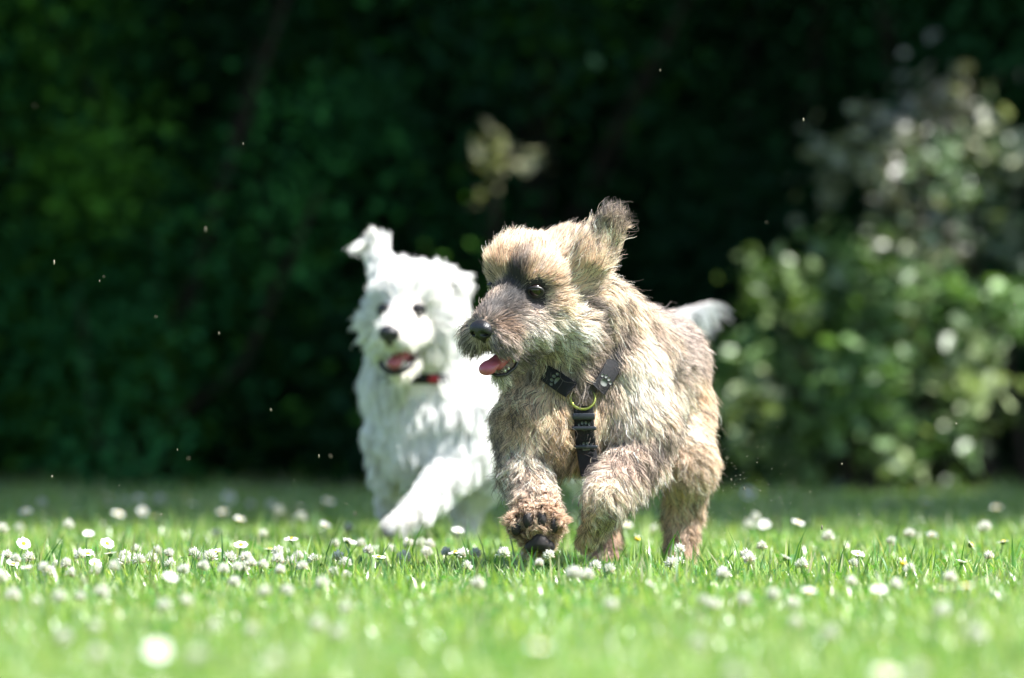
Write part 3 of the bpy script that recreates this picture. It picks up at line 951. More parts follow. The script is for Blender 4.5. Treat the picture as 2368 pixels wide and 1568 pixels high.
    body = link('body', mesh_np('body', B.W(V), Q, SKIN, True, skin), e)

    # eyes
    eyes = []
    for s, px, py in ((1, 1239, 674), (-1, 1138, 667)):
        p = F.at(px, py, s * 62)
        g = B.grad(p[None])[0]; d = B.sdf(p[None])[0]
        sp = p - g * d
        g = unit(g + .8 * F.f)
        c = sp - g * 4
        eyeball(B, F, c, 18, e)
        lid_ring(B, c + g * 12, g, 15, 4.5, e, .70)
        eyes.append(sp)
    # nose
    nf = unit(F.f + .05 * F.u)
    pr = [('e', nose_p - F.f * 2, np.array([29., 22., 19.]), ax, 29., '', 8),
          ('c', nose_p + F.r * 14 - F.u * 5, 12.5, nose_p + F.r * 13 + F.u * 4 + F.f * 4, 11.5, '', 8),
          ('c', nose_p - F.r * 14 - F.u * 5, 12.5, nose_p - F.r * 13 + F.u * 4 + F.f * 4, 11.5, '', 8),
          ('c', nose_p - F.u * 8 + F.f * 2, 13., nose_p - F.u * 30 - F.f * 8, 7., '', 8)]
    cuts = []
    for s in (-1, 1):
        cuts.append(('c', nose_p + F.r * s * 12 - F.u * 4 + F.f * 19, 6.2, nose_p + F.r * s * 21 - F.u * 8 + F.f * 3, 4.2, '', 3))
    cuts.append(('c', nose_p + F.u * 2 + F.f * 24, 2.2, nose_p - F.u * 34 + F.f * 6, 2.0, '', 2))
    quick_sdf_part('nose', NOSE, pr, cuts, 1.8, B, e)
    # tongue
    t0 = F(0, -112, 120)
    t1 = F.at(1150, 838, 4); t2 = F.at(1132, 842, 4)
    quick_sdf_part('tongue', TONGUE, [('c', t0, 15., t1, 18., '', 10), ('e', t2 - F.u * 3, np.array([24., 12., 26.]), ax, 26., '', 12), ('e', t2 - F.u * 10 + F.f * 14, np.array([19., 10., 14.]), ax, 19., '', 10)],
                   [('c', t0 + F.u * 20, 2.5, t2 + F.u * 13 + F.f * 10, 2.0, '', 3)], 2.2, B, e)
    bag = Bag()
    for px, py, r_, L in ((1190, 838, 24, 16), (1176, 853, 22, 6), (1168, 858, 19, 5)):
        tooth(bag, B.W(F.at(px, py, r_)), B.Wd(unit(F.u + .1 * F.f)), L * B.k, 3.2 * B.k)
    for px, py, r_, L in ((1165, 815, 20, 10),):
        tooth(bag, B.W(F.at(px, py, r_)), B.Wd(unit(-F.u)), L * B.k, 3.2 * B.k)
    link('teeth', bag.mesh('teeth', TOOTH), e)
    lj = [F.at(1200, 828, 34), F.at(1190, 850, 28), F.at(1170, 866, 20), F.at(1148, 868, 8), F.at(1136, 862, -6), F.at(1134, 850, -18)]
    V_, F_ = tube_np(B.W(np.array(lj)), np.array([4, 4.5, 4.5, 4.5, 4, 3]) * B.k, 8)
    link('lower_lip', mesh_np('lower_lip', V_, F_, LID, True), e)
    # paw pads and claws of the lifted paw
    sV, sF = sphere_np(14, 10)
    def pad(c, ra, rb, rc, nm='paw_pad'):
        V_ = sV * [ra, rb, rc]
        return link(nm, mesh_np(nm, B.W(np.array(c) + V_), sF, PAD, True), e)
    TP = [(1193, 1219, -74, 12, 18), (1220, 1200, -86, 12, 20), (1252, 1198, -85, 12, 19), (1280, 1213, -73, 11, 18)]
    for x, y, q, ra, rb in TP: pad((x, y, q), ra, rb, 14)
    quick_sdf_part('paw_pad', PAD, [('c', np.array([1247., 1246, -76]), 15., np.array([1247., 1252, -74]), 17., '', 10), ('c', np.array([1226., 1262, -70]), 13., np.array([1238., 1254, -74]), 14., '', 10), ('c', np.array([1270., 1262, -70]), 13., np.array([1256., 1254, -74]), 14., '', 10)], [], 2.4, B, e)
    bag = Bag()
    for x, y, q, ra, rb in TP:
        V_, F_ = tube_np(B.W(np.array([[x, y - rb - 2, q + 14], [x, y - rb - 12, q + 4], [x, y - rb - 13, q - 8]])), np.array([4, 3, 1.0]) * B.k, 6)
        bag.add(V_, F_)
    link('claws', bag.mesh('claws', CLAW), e)

    # harness
    hs = link('harness', None, e)
    hs['label'] = 'black webbing harness with grey paw prints'
    def sp(*xy): return [B.surf(x, y) for x, y in xy]
    OFF = 13
    straps_pts = []
    _, c1, n1, t1_ = strap(B, 'neck_strap', sp((1232, 846), (1258, 860), (1282, 874), (1302, 888), (1324, 906)), 42, 5, [0, 0, 8, 14, 18], WEB, hs)
    _, c2, n2, t2_ = strap(B, 'neck_strap', sp((1445, 800), (1425, 832), (1406, 856), (1390, 876), (1372, 900)), 42, 5, [0, 5, 15, 20, 22], WEB, hs)
    vpts = sp((1349, 938), (1350, 965), (1352, 1000), (1356, 1035), (1360, 1065), (1366, 1100))
    vpts = [v_ * [1, 1, 0] + [0, 0, min(v_[2], vpts[2][2] + 12)] for v_ in vpts]
    _, c3, n3, t3_ = strap(B, 'chest_strap', vpts, 46, 5, OFF + 3, WEB, hs, normals=np.tile(unit((0, .15, -1)), (6, 1)))
    gp = []
    for a in np.linspace(0, 2 * math.pi, 25)[:-1]:
        ctr = np.array([1440, 900, 420.]); axd = unit((.30, -.05, .95))
        s_ = unit(np.cross(axd, (0, 1, 0))); v_ = np.cross(s_, axd)
        gp.append(B.march(ctr, math.cos(a) * s_ + math.sin(a) * v_))
    strap(B, 'girth_strap', gp, 36, 5, 4, WEB, hs, closed=True)
    # ring
    rc = (c3[0] + np.array([-1, -18, 10])); rp = []
    a = np.linspace(0, 2 * math.pi, 41)
    up_ = unit((0, 1, -.42)); si_ = np.array([1., 0, 0])
    rp = rc + np.cos(a)[:, None] * si_ * 28 + np.sin(a)[:, None] * up_ * 28
    V_, F_ = tube_np(B.W(rp), np.full(41, 3.4 * B.k), 8, cap=False)
    link('ring', mesh_np('ring', V_, F_, BRASS, True), hs)
    # slider and buckles on the chest strap
    def slider(y0, y1, ww, th):
        i0 = c3[np.argmin(abs(c3[:, 1] - y0))]; cc = i0 + np.array([0, 0, -1.0])
        bag = Bag(); hgt = (y1 - y0)
        bx = np.array([[x, y, z] for x in (-1, -.86, .86, 1) for y in (-1, -.8, .8, 1) for z in (0, 1)], float)
        P = cc + np.array([0, hgt / 2, 0]) + bx * [ww / 2, hgt / 2, -th]
        # hull faces of a bevelled plate: take 4x4 grid top and border
        g = lambda i, j, k: (i * 4 + j) * 2 + k
        f = [(g(i, j, 1), g(i, j + 1, 1), g(i + 1, j + 1, 1), g(i + 1, j, 1)) for i in range(3) for j in range(3)]
        f += [(g(i, 0, 0), g(i, 0, 1), g(i + 1, 0, 1), g(i + 1, 0, 0)) for i in range(3)] + [(g(i, 3, 0), g(i + 1, 3, 0), g(i + 1, 3, 1), g(i, 3, 1)) for i in range(3)]
        f += [(g(0, j, 0), g(0, j + 1, 0), g(0, j + 1, 1), g(0, j, 1)) for j in range(3)] + [(g(3, j, 0), g(3, j, 1), g(3, j + 1, 1), g(3, j + 1, 0)) for j in range(3)]
        P[[g(0, 0, 1), g(0, 3, 1), g(3, 0, 1), g(3, 3, 1)], 2] += th * .5
        link('slider', mesh_np('slider', B.W(P), np.array(f), PLASTIC, False), hs)
    slider(955, 970, 52, 6); slider(985, 994, 56, 8); slider(1030, 1038, 54, 7)
    for cc, nn, tt_, fr_, sz, fl in ((c1, n1, t1_, .66, 24, -1), (c2, n2, t2_, .80, 24, -1), (c3, n3, t3_, .30, 20, -1), (c3, n3, t3_, .57, 22, -1)):
        i = int(fr_ * (len(cc) - 1))
        paw_print(B, cc[i], nn[i], tt_[i] * fl, sz, hs)

    # coat colours laid out over the body, plus painted belly shade
    S = lambda x, y: B.surf(x, y)
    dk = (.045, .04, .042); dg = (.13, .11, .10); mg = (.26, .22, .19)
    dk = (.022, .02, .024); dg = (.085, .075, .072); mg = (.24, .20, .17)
    spots = [
        (S(1232, 640), 40, (.50, .36, .20), .7), (S(1150, 640), 26, (.52, .40, .26), .6), (S(1250, 610), 44, (.72, .56, .40), .6),
        (S(1168, 716), 34, dk, .9), (S(1176, 694), 36, dk, .97), (S(1184, 672), 34, dk, .97), (S(1192, 650), 30, dk, .95), (S(1198, 628), 27, dk, .8), (S(1206, 604), 26, mg, .6), (S(1262, 560), 26, mg, .4), (S(1310, 545), 24, (.36, .25, .16), .5),
        (S(1150, 726), 36, (.10, .075, .065), .9), (S(1186, 728), 34, (.12, .09, .075), .85), (S(1132, 712), 34, dg, .9), (S(1120, 735), 24, (.16, .12, .10), .8),
        (eyes[0], 25, dk, .95), (eyes[1], 27, dk, .95), (S(1266, 702), 22, dg, .6), (S(1212, 706), 20, dk, .7),
        (S(1165, 750), 30, (.30, .18, .10), .75), (S(1085, 790), 34, dg, .7), (S(1100, 805), 34, dg, .8), (S(1150, 795), 28, dg, .8), (S(1185, 805), 34, dg, .6),
        (S(1215, 770), 52, (.84, .78, .68), .9), (S(1260, 752), 48, (.80, .74, .62), .85), (S(1290, 708), 34, (.62, .50, .34), .7), (S(1255, 728), 25, (.30, .27, .22), .7),
        (S(1285, 850), 46, dg, .8), (S(1240, 848), 36, dg, .75), (S(1215, 832), 32, dk, .7), (S(1310, 812), 28, (.42, .40, .24), .6),
        (S(1358, 722), 30, dk, .8), (S(1345, 698), 22, dg, .6), (S(1370, 752), 30, dk, .75),
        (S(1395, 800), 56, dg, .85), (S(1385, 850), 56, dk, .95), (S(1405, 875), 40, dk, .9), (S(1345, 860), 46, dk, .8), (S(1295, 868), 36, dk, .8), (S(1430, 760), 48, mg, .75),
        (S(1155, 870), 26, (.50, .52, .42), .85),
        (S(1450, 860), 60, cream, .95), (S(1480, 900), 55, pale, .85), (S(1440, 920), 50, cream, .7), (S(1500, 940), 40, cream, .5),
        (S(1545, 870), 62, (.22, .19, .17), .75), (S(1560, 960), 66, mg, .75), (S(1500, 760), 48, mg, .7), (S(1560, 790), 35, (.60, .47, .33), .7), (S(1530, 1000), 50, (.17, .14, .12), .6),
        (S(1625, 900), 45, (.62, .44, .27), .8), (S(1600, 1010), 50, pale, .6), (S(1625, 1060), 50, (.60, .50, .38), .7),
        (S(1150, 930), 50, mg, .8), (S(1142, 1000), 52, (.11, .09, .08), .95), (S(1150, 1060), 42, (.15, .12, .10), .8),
        (S(1200, 950), 50, gold, .8), (S(1300, 1000), 50, gold, .8), (S(1450, 1060), 42, mg, .7), (S(1510, 1030), 44, (.10, .08, .07), .8), (S(1330, 1090), 60, (.16, .13, .09), .7), (S(1300, 1055), 44, (.20, .16, .10), .75), (S(1330, 1000), 30, (.24, .19, .12), .6),  # dark belly and lower inner chest: shade between the forelegs painted in
        (S(1265, 785), 44, (.84, .78, .66), .85), (S(1310, 770), 36, (.80, .72, .58), .7),
        (S(1210, 1110), 45, (.66, .50, .40), .7), (S(1260, 1130), 40, (.78, .62, .52), .8), (S(1410, 1080), 55, (.70, .54, .44), .85), (S(1430, 1150), 45, (.66, .57, .45), .7),
        (S(1350, 1210), 50, (.44, .40, .20), .8), (S(1590, 1250), 44, (.42, .30, .20), .7), (S(1400, 1270), 40, (.32, .21, .17), .8), (S(1540, 1180), 40, (.16, .12, .09), .6),
        (np.array([1440, 512, 25.]), 22, dk, .6), (np.array([1370, 512, 25.]), 26, dk, .8), (S(1350, 790), 26, mg, .6),
    ]
    spots += [(np.array([1242., 1264, -40]), 30, (.09, .06, .045), .85), (np.array([1200., 1236, -50]), 18, (.14, .09, .06), .7), (np.array([1236., 1225, -70]), 18, (.16, .10, .06), .6), (S(1450, 1010), 40, mg, .6), (S(1490, 1075), 30, (.12, .10, .08), .7)]
    shorts = [(eyes[0] + F.f * 10 - F.u * 14 - F.r * 4, 40, .24), (eyes[1] + F.f * 10 - F.u * 14, 36, .28), (eyes[0] + F.u * 16, 20, .5), (nose_p, 30, .4), (F.at(1180, 842, 24), 26, .25)]
    paw_c = np.array([1242, 1212, 40.])
    radials = {'face': (F(0, nl[1] + 6, nl[2] + 2), (0, 0, 0)), 'crown': (F(0, -60, 130), (.05, -.35, 0)), 'jaw': (F(0, cl[1] + 50, cl[2] + 40), (0.1, .3, 0)), 'lip': (F(0, nl[1] + 10, nl[2] - 14), (0.0, .35, 0)),
               'paw': (paw_c, (0, -.1, -1.0))}
    V3 = c3.copy()
    def attrs(P, N):
        a = coat(B, P, N, radials, spots, shorts)
        hide = np.zeros(len(P))
        def band(C, wd, f):
            d = np.min(np.linalg.norm(P[:, None, :] - C[None], axis=2), 1)
            return d < wd
        for C, wd in ((c1[len(c1)//3:], 22), (c2[len(c2)//2:], 22), (c3, 30)):
            m = band(C[::2], wd + 10, 0)
            a['len'][m] *= .28; a['lift'][m] *= .5
        a['dens'][incut(P, 4)] = 0
        # no hair under the eyes, the nose and the pads
        for c_, r_ in ((eyes[0], 16), (eyes[1], 15), (nose_p, 22)):
            a['dens'][np.linalg.norm(P - c_, axis=1) < r_] = 0
        for c_, r_ in [((x, y, q + 14), 17) for x, y, q, _, _ in TP] + [((1247, 1254, -58), 27)]:
            m = np.linalg.norm(P - np.array(c_), axis=1) < r_ + 3
            a['dens'][m] *= .6; a['len'][m] *= .6
        # hair is denser where the camera-side details are fine
        a['dens'] *= np.where(P[:, 2] < 260, 1.5, .8)
        a['dens'] *= np.where(a['len'] < 26, 1.6, 1.0)
        return a
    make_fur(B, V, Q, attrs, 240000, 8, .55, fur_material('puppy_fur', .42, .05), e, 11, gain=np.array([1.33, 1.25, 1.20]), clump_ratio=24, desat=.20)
    return B, e
build_puppy()

# ================================================================== white dog
def build_white():
    B = Body(10.85, (0, 0, 0))
    root_pt = np.array([(1180 - CX) * B.k, 10.85 + 200 * B.k, 0.0])
    B.origin = root_pt
    e = link('white_dog', None); e.location = root_pt
    tag(e, 'fluffy white dog with open mouth running out of focus behind the puppy', 'dog')
    F = Frame((950, 692, -20), (-.20, .22, -.95), (.975, .03, -.20)); ax = F.ax
    wht = (.86, .85, .82); cr = (.80, .76, .66)
    T = B.tags
    T['skull'] = dict(flow='crown', lift=.6, len=58, curl=.4, col=wht, dark=0, grav=-.05, clump=.6)
    T['cheek'] = dict(flow='face', lift=.5, len=68, curl=.3, col=wht, dark=0, grav=.2, clump=.8)
    T['muzzle'] = dict(flow='face', lift=.45, len=34, curl=.3, col=(.86, .83, .77), dark=0, grav=.2, clump=.4)
    T['jaw'] = dict(flow=(.1, 1, .1), lift=.3, len=30, curl=.3, col=cr, dark=.0, grav=.6, clump=.6)
    T['ear'] = dict(flow=(-.1, -1, .1), lift=.35, len=44, curl=.6, col=wht, dark=0, grav=-.1, clump=.95)
    T['ear_curl'] = dict(flow=(-.55, .85, .0), lift=.3, len=44, curl=.5, col=(.86, .82, .74), dark=0, grav=.3, clump=.8)
    T['ear_fold'] = dict(flow=(.3, .95, .0), lift=.3, len=44, curl=.4, col=(.84, .82, .77), dark=0, grav=.3, clump=.7)
    T['chest'] = dict(flow=(-.05, 1, -.05), lift=.45, len=72, curl=.45, col=wht, dark=0, grav=.35, clump=.75)
    T['trunk'] = dict(flow=(.7, .5, .4), lift=.45, len=60, curl=.4, col=wht, dark=0, grav=.3, clump=.6)
    T['leg'] = dict(flow=(-.1, 1, .05), lift=.5, len=40, curl=.6, col=wht, dark=0, grav=.3, clump=.7)
    T['foot'] = dict(flow=(-.4, .6, -.5), lift=.5, len=22, curl=.4, col=(.84, .79, .74), dark=0, grav=.1, clump=.6)
    T['tail'] = dict(flow=(.22, .95, .05), lift=.10, len=88, curl=.12, col=wht, dark=0, grav=.25, clump=.5)
    B.ell(F(0, -2, 0), (82, 76, 84), ax, 'skull')
    B.cone(F(0, 20, 60), 40, F(0, -20, 95), 40, 'muzzle', 30)
    for s in (-1, 1):
        B.cone(F(s * 52, -50, 10), 52, F(s * 40, -85, 20), 48, 'cheek')
        B.cone(F(s * 30, 22, 60), 30, F(s * 40, 14, 44), 30, 'skull')
    nose_p = F.at(903, 770, 0); nl = F.local(nose_p)
    B.cone(F(0, -30, 70), 46, F(0, nl[1] - 6, nl[2] - 32), 32, 'muzzle', 18)
    for s in (-1, 1):
        B.cone(F(s * 30, -56, 80), 30, F(s * 22, nl[1] - 24, nl[2] - 34), 21, 'muzzle', 12)
    chin = F.at(918, 868, 0); cl = F.local(chin)
    B.cone(F(0, -120, 30), 40, F(0, cl[1], cl[2] - 14), 18, 'jaw', 14)
    # ears
    B.cone(F(-52, 42, -10), 36, (878, 606, 10), 22, 'ear', 30)
    B.cone((878, 606, 10), 21, (870, 566, 10), 12, 'ear', 16)
    B.cone((868, 562, 10), 10, (838, 566, 0), 6, 'ear_curl', 10)
    B.cone((890, 584, 10), 10, (896, 560, 12), 5, 'ear', 10)
    B.cone((1022, 656, 0), 34, (1052, 656, -14), 22, 'ear_fold', 30)
    B.cone((1052, 656, -14), 21, (1070, 712, -24), 11, 'ear_fold', 14)
    # trunk
    B.cone((975, 760, 60), 92, (965, 880, 90), 104, 'chest', 40)
    B.cone((965, 900, 90), 112, (965, 1000, 90), 100, 'chest', 40)
    B.cone((1010, 900, 150), 112, (1470, 860, 430), 106, 'trunk', 40)
    B.cone((1040, 990, 150), 90, (1440, 950, 430), 84, 'trunk', 40)
    B.cone((1060, 960, 60), 84, (1062, 1040, 40), 62, 'chest', 40)
    # forelegs
    B.cone((1062, 1035, 40), 58, (1035, 1100, -10), 44, 'leg', 26)
    B.cone((1035, 1100, -10), 42, (965, 1180, -90), 31, 'leg', 18)
    B.cone((965, 1182, -90), 32, (918, 1216, -125), 28, 'foot', 14)
    B.cone((895, 1000, 80), 50, (892, 1090, 110), 32, 'leg', 24)
    B.cone((892, 1090, 110), 28, (895, 1180, 150), 20, 'leg', 14)
    B.cone((895, 1180, 150), 20, (915, 1185, 180), 18, 'foot', 10)
    # hind legs
    B.cone((1430, 940, 430), 88, (1330, 1060, 360), 60, 'leg', 30)
    B.cone((1330, 1060, 360), 50, (1390, 1160, 420), 32, 'leg', 20)
    B.cone((1390, 1160, 420), 28, (1370, 1268, 380), 22, 'leg', 14)
    B.cone((1360, 1272, 380), 20, (1335, 1274, 360), 16, 'foot', 10)
    B.cone((1280, 1000, 330), 62, (1120, 1110, 230), 48, 'leg', 30)
    B.cone((1120, 1110, 230), 40, (1080, 1180, 250), 28, 'leg', 20)
    B.cone((1080, 1180, 250), 26, (1070, 1262, 220), 22, 'leg', 14)
    B.cone((1066, 1270, 216), 20, (1040, 1272, 196), 17, 'foot', 10)
    # tail
    B.cone((1480, 800, 450), 30, (1560, 738, 470), 16, 'tail', 24)
    B.cone((1560, 738, 470), 14, (1652, 702, 480), 7, 'tail', 16)
    # mouth
    mo = F.at(910, 826, 0); ml = F.local(mo)
    B.cuts.append(('c', F(-20, -105, 76), 12.0, F(-16, ml[1] - 4, ml[2] + 16), 30.0, '', 6))
    B.cuts.append(('c', F(20, -105, 76), 12.0, F(16, ml[1] - 4, ml[2] + 16), 30.0, '', 6))
    V, Q = B.polygonize(7.0)
    def incut(P, m):
        return (B.dist(B.cuts[0], P) < m) | (B.dist(B.cuts[1], P) < m)
    skin = np.tile([.62, .56, .52], (len(V), 1)); skin[incut(V, 7)] = (.10, .03, .03)
    skin[np.linalg.norm(V - np.array([905, 1240, -110]), axis=1) < 30] = (.12, .08, .06)
    SK = principled('white_dog_skin', (.6, .5, .5), .75, .2, attr='tint')
    link('body', mesh_np('body', B.W(V), Q, SK, True, skin), e)
    eyes = []
    for s, px, py in ((-1, 882, 714), (1, 973, 715)):
        p = F.at(px, py, s * 46)
        g = B.grad(p[None])[0]; d = B.sdf(p[None])[0]; sp_ = p - g * d
        g = unit(g + .9 * F.f); c = sp_ - g * 3
        eyeball(B, F, c, 17, e); lid_ring(B, c + g * 12, g, 14, 4, e)
        eyes.append(sp_)
    pr = [('e', nose_p, np.array([24., 19., 17.]), ax, 24., '', 8), ('c', nose_p - F.u * 6, 12., nose_p - F.u * 24 - F.f * 4, 7., '', 8)]
    cuts = [('c', nose_p + F.r * s * 10 - F.u * 3 + F.f * 17, 5., nose_p + F.r * s * 17 - F.u * 6 + F.f * 4, 4., '', 2) for s in (-1, 1)]
    quick_sdf_part('nose', NOSE, pr, cuts, 2.2, B, e)
    t0 = F(0, -112, 70); t2 = F.at(914, 838, 0)
    quick_sdf_part('tongue', TONGUE, [('c', t0, 16., t2, 15., '', 10), ('e', t2, np.array([16., 8., 20.]), ax, 20., '', 10)], [], 2.6, B, e)
    bag = Bag()
    for i, a in enumerate(np.linspace(-1.2, 1.2, 9)):
        c = F.at(917, 846, 0) + F.r * math.sin(a) * 27 + F.f * (math.cos(a) * 22 - 8)
        tooth(bag, B.W(c), B.Wd(unit(F.u)), (16 if i in (1, 7) else 11) * B.k, 5.5 * B.k)
    link('teeth', bag.mesh('teeth', TOOTH), e)
    lj = np.array([F.at(917, 856, 0) + F.r * math.sin(a) * 36 + F.f * (math.cos(a) * 32 - 12) + F.u * abs(math.sin(a)) ** 2 * 16 for a in np.linspace(-1.5, 1.5, 13)])
    V_, F_ = tube_np(B.W(lj), np.full(13, 7 * B.k), 8)
    link('lower_lip', mesh_np('lower_lip', V_, F_, LID, True), e)
    V_, F_ = sphere_np(12, 8)
    link('paw_pad', mesh_np('paw_pad', B.W(np.array([903, 1238, -140]) + V_ * [22, 13, 12]), F_, PAD, True), e)
    # collar
    cs = link('collar', None, e); cs['label'] = 'black collar with red patches'
    gp = []
    ctr = np.array([968, 903, 90.]); axd = unit((.02, -1, .25))
    s_ = unit(np.cross(axd, (0, 0, 1))); v_ = np.cross(s_, axd)
    for a in np.linspace(0, 2 * math.pi, 29)[:-1]:
        dd = math.cos(a) * s_ + math.sin(a) * v_
        q_ = B.march(ctr, dd); l_ = np.linalg.norm(q_ - ctr)
        gp.append(ctr + dd * min(l_, 118))
    gp = np.array(gp)
    _, cc, cn, ct = strap(B, 'collar_band', gp, 24, 5, 5, WEB, cs, closed=True)
    fr = sorted(range(len(cc)), key=lambda i: cc[i][2])
    for px in (965, 1000):
        i = min(range(len(cc)), key=lambda i: abs(cc[i][0] - px) + (1000 if cc[i][2] > 80 else 0))
        V_, F_ = sphere_np(12, 8)
        link('red_patch', mesh_np('red_patch', B.W(cc[i] + cn[i] * 1 + V_ * [14, 11, 5]), F_, RED, True), cs)
    S = lambda x, y: B.surf(x, y)
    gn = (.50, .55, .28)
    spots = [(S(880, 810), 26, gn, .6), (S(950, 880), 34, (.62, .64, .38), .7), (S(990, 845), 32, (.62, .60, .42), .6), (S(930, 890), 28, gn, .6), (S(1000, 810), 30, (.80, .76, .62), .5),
             (S(965, 855), 20, (.45, .28, .18), .7), (eyes[0], 20, (.45, .33, .3), .8), (eyes[1], 20, (.42, .28, .25), .9),
             (np.array([900, 1235, -120.]), 34, (.30, .19, .13), .9), (S(930, 1190), 30, (.84, .78, .72), .6), (S(900, 980), 60, (.72, .74, .66), .5), (S(990, 1060), 44, (.66, .68, .54), .5), (S(870, 900), 50, (.76, .77, .74), .5), (S(960, 1180), 24, (.66, .60, .52), .5), (S(940, 720), 22, (.80, .74, .68), .5), (S(1035, 690), 26, (.55, .48, .40), .7), (np.array([1020, 700., -50]), 24, (.55, .48, .40), .6), (S(930, 745), 26, (.80, .74, .64), .6), (S(940, 800), 34, (.80, .75, .64), .6)]  # brown spots beside the folded ear are its shade, painted on
    shorts = [(eyes[0] + F.f * 8 - F.u * 14, 42, .22), (eyes[1] + F.f * 8 - F.u * 14, 42, .22), (nose_p, 26, .4), (F.at(917, 860, 0), 34, .4)]
    radials = {'face': (F(0, nl[1] + 30, nl[2] + 25), (0, 0, 0)), 'crown': (F(0, -60, 110), (0, -.3, 0))}
    def attrs(P, N):
        a = coat(B, P, N, radials, spots, shorts)
        a['dens'][incut(P, 4)] = 0
        for c_, r_ in ((eyes[0], 19), (eyes[1], 19), (nose_p, 18)):
            a['dens'][np.linalg.norm(P - c_, axis=1) < r_] = 0
        fc = cc[(cc[:, 2] < 60)]
        d = np.min(np.linalg.norm(P[:, None, :] - fc[None, ::3], axis=2), 1)
        m = (d < 42) & (P[:, 0] > 930) & (P[:, 0] < 1012)
        a['len'][m] *= .12
        return a
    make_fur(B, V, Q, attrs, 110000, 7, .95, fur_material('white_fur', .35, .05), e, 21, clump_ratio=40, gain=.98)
    return B, e
build_white()

# ------------------------------------------------------------------ flowers
PETAL = leafy('daisy_petal', transl=.3, gloss=.02, color=(.86, .86, .84), tcol=(1, 1, 1))
YEL = principled('daisy_centre', (.75, .50, .03), .8, .2, bump=.8, bscale=1500, noise=.3)
STEM = leafy('flower_stem', transl=.1, gloss=.03, color=(.10, .20, .05))
FLORET = leafy('clover_floret', transl=.35, gloss=.02, tcol=(1, 1, 1))
SEPAL = leafy('daisy_sepal', transl=.1, gloss=.02, color=(.09, .17, .04))

def daisy_meshes(seed, n=24, R=.0085, cup=.15):
    r = np.random.default_rng(seed); bag = Bag()
    for k in range(n):
        a = 2 * math.pi * k / n + r.normal(0, .05); L = R * r.uniform(.9, 1.05); wd = R * .135
        d = np.array([math.cos(a), math.sin(a), 0]); s = np.array([-math.sin(a), math.cos(a), 0])
        z = np.array([0, 0, 1.]); cp = cup + r.normal(0, .06)
        p0 = d * R * .25; p1 = d * L * .62 + z * L * cp * .6; p2 = d * L * .93 + z * L * cp * .85; p3 = d * L + z * L * cp * .85
        bag.add([p0 - s * wd * .5, p0 + s * wd * .5, p1 + s * wd * 1.1, p1 - s * wd * 1.1, p2 + s * wd * .9, p2 - s * wd * .9, p3], [np.array([[0, 1, 2, 3], [3, 2, 4, 5]]), np.array([[5, 4, 6]])])
    pet = bag.mesh('petals', PETAL, False)
    V, F = sphere_np(12, 8); V = V * [R * .34, R * .34, R * .2] + [0, 0, R * .06]
    cen = mesh_np('flower_centre', V, F, YEL, True)
    bag = Bag()
    V, F = sphere_np(10, 6); bag.add(V * [R * .36, R * .36, R * .3] + [0, 0, -R * .14], F)
    return pet, cen, bag.mesh('sepals', SEPAL, True)

def clover_mesh(seed, R=.0088, n=46, brown=.15):
    r = np.random.default_rng(seed); bag = Bag()
    for k in range(n):
        z = 1 - 1.65 * (k + .5) / n; a = k * 2.39996 + r.normal(0, .1)
        rr = math.sqrt(max(0, 1 - z * z)); d = unit(np.array([math.cos(a) * rr, math.sin(a) * rr, z + .25]))
        L = R * r.uniform(.85, 1.12)
        wd = R * .11
        s = unit(np.cross(d, (0.1, .2, 1))); t = np.cross(d, s)
        b = d * R * .25; m = d * L * .75; tip = d * L + np.array([0, 0, .12 * R])
        ring = lambda c, w_: [c + s * w_, c + t * w_, c - s * w_, c - t * w_]
        P = np.array(ring(b, wd * .5) + ring(m, wd * 1.15) + [tip + s * wd * .5, tip - s * wd * .5])
        low = z < -.25
        c = np.array([.62, .50, .40]) if (low and r.random() < brown * 4) else np.array([.84, .83, .76]) * r.uniform(.88, 1.05)
        cc = np.tile(c, (10, 1)); cc[:4] *= [.75, .85, .6]
        bag.add(P, [np.array([[0, 1, 5, 4], [1, 2, 6, 5], [2, 3, 7, 6], [3, 0, 4, 7]]), np.array([[4, 5, 8], [5, 6, 9], [6, 7, 9], [7, 4, 8]]), np.array([[5, 9, 8]])[:, :3]], cc)
    V, F = sphere_np(8, 6); bag.add(V * R * .4, F, (.5, .55, .35))
    return bag.mesh('flower_head', FLORET, False)

def stem_mesh(h, lean, seed):
    r = np.random.default_rng(seed)
    p = np.array([[-lean[0], -lean[1], -h], [-lean[0] * .8, -lean[1] * .8, -h * .6], [-lean[0] * .35, -lean[1] * .35, -h * .25], [0, 0, 0]])
    V, F = tube_np(p, [.0009, .0009, .0008, .0007], 5)
    return mesh_np('stem', V, F, STEM, True)

DAISY = [daisy_meshes(s, R=R, cup=c) for s, R, c in ((1, .0088, .12), (2, .0092, .02), (3, .0080, .35), (4, .0085, .2))]
CLOV = [clover_mesh(s, R) for s, R in ((5, .0088), (6, .0094), (7, .0080), (8, .0086))]
BUD = [daisy_meshes(9, n=5, R=.006, cup=1.2)]
STEMS = {}

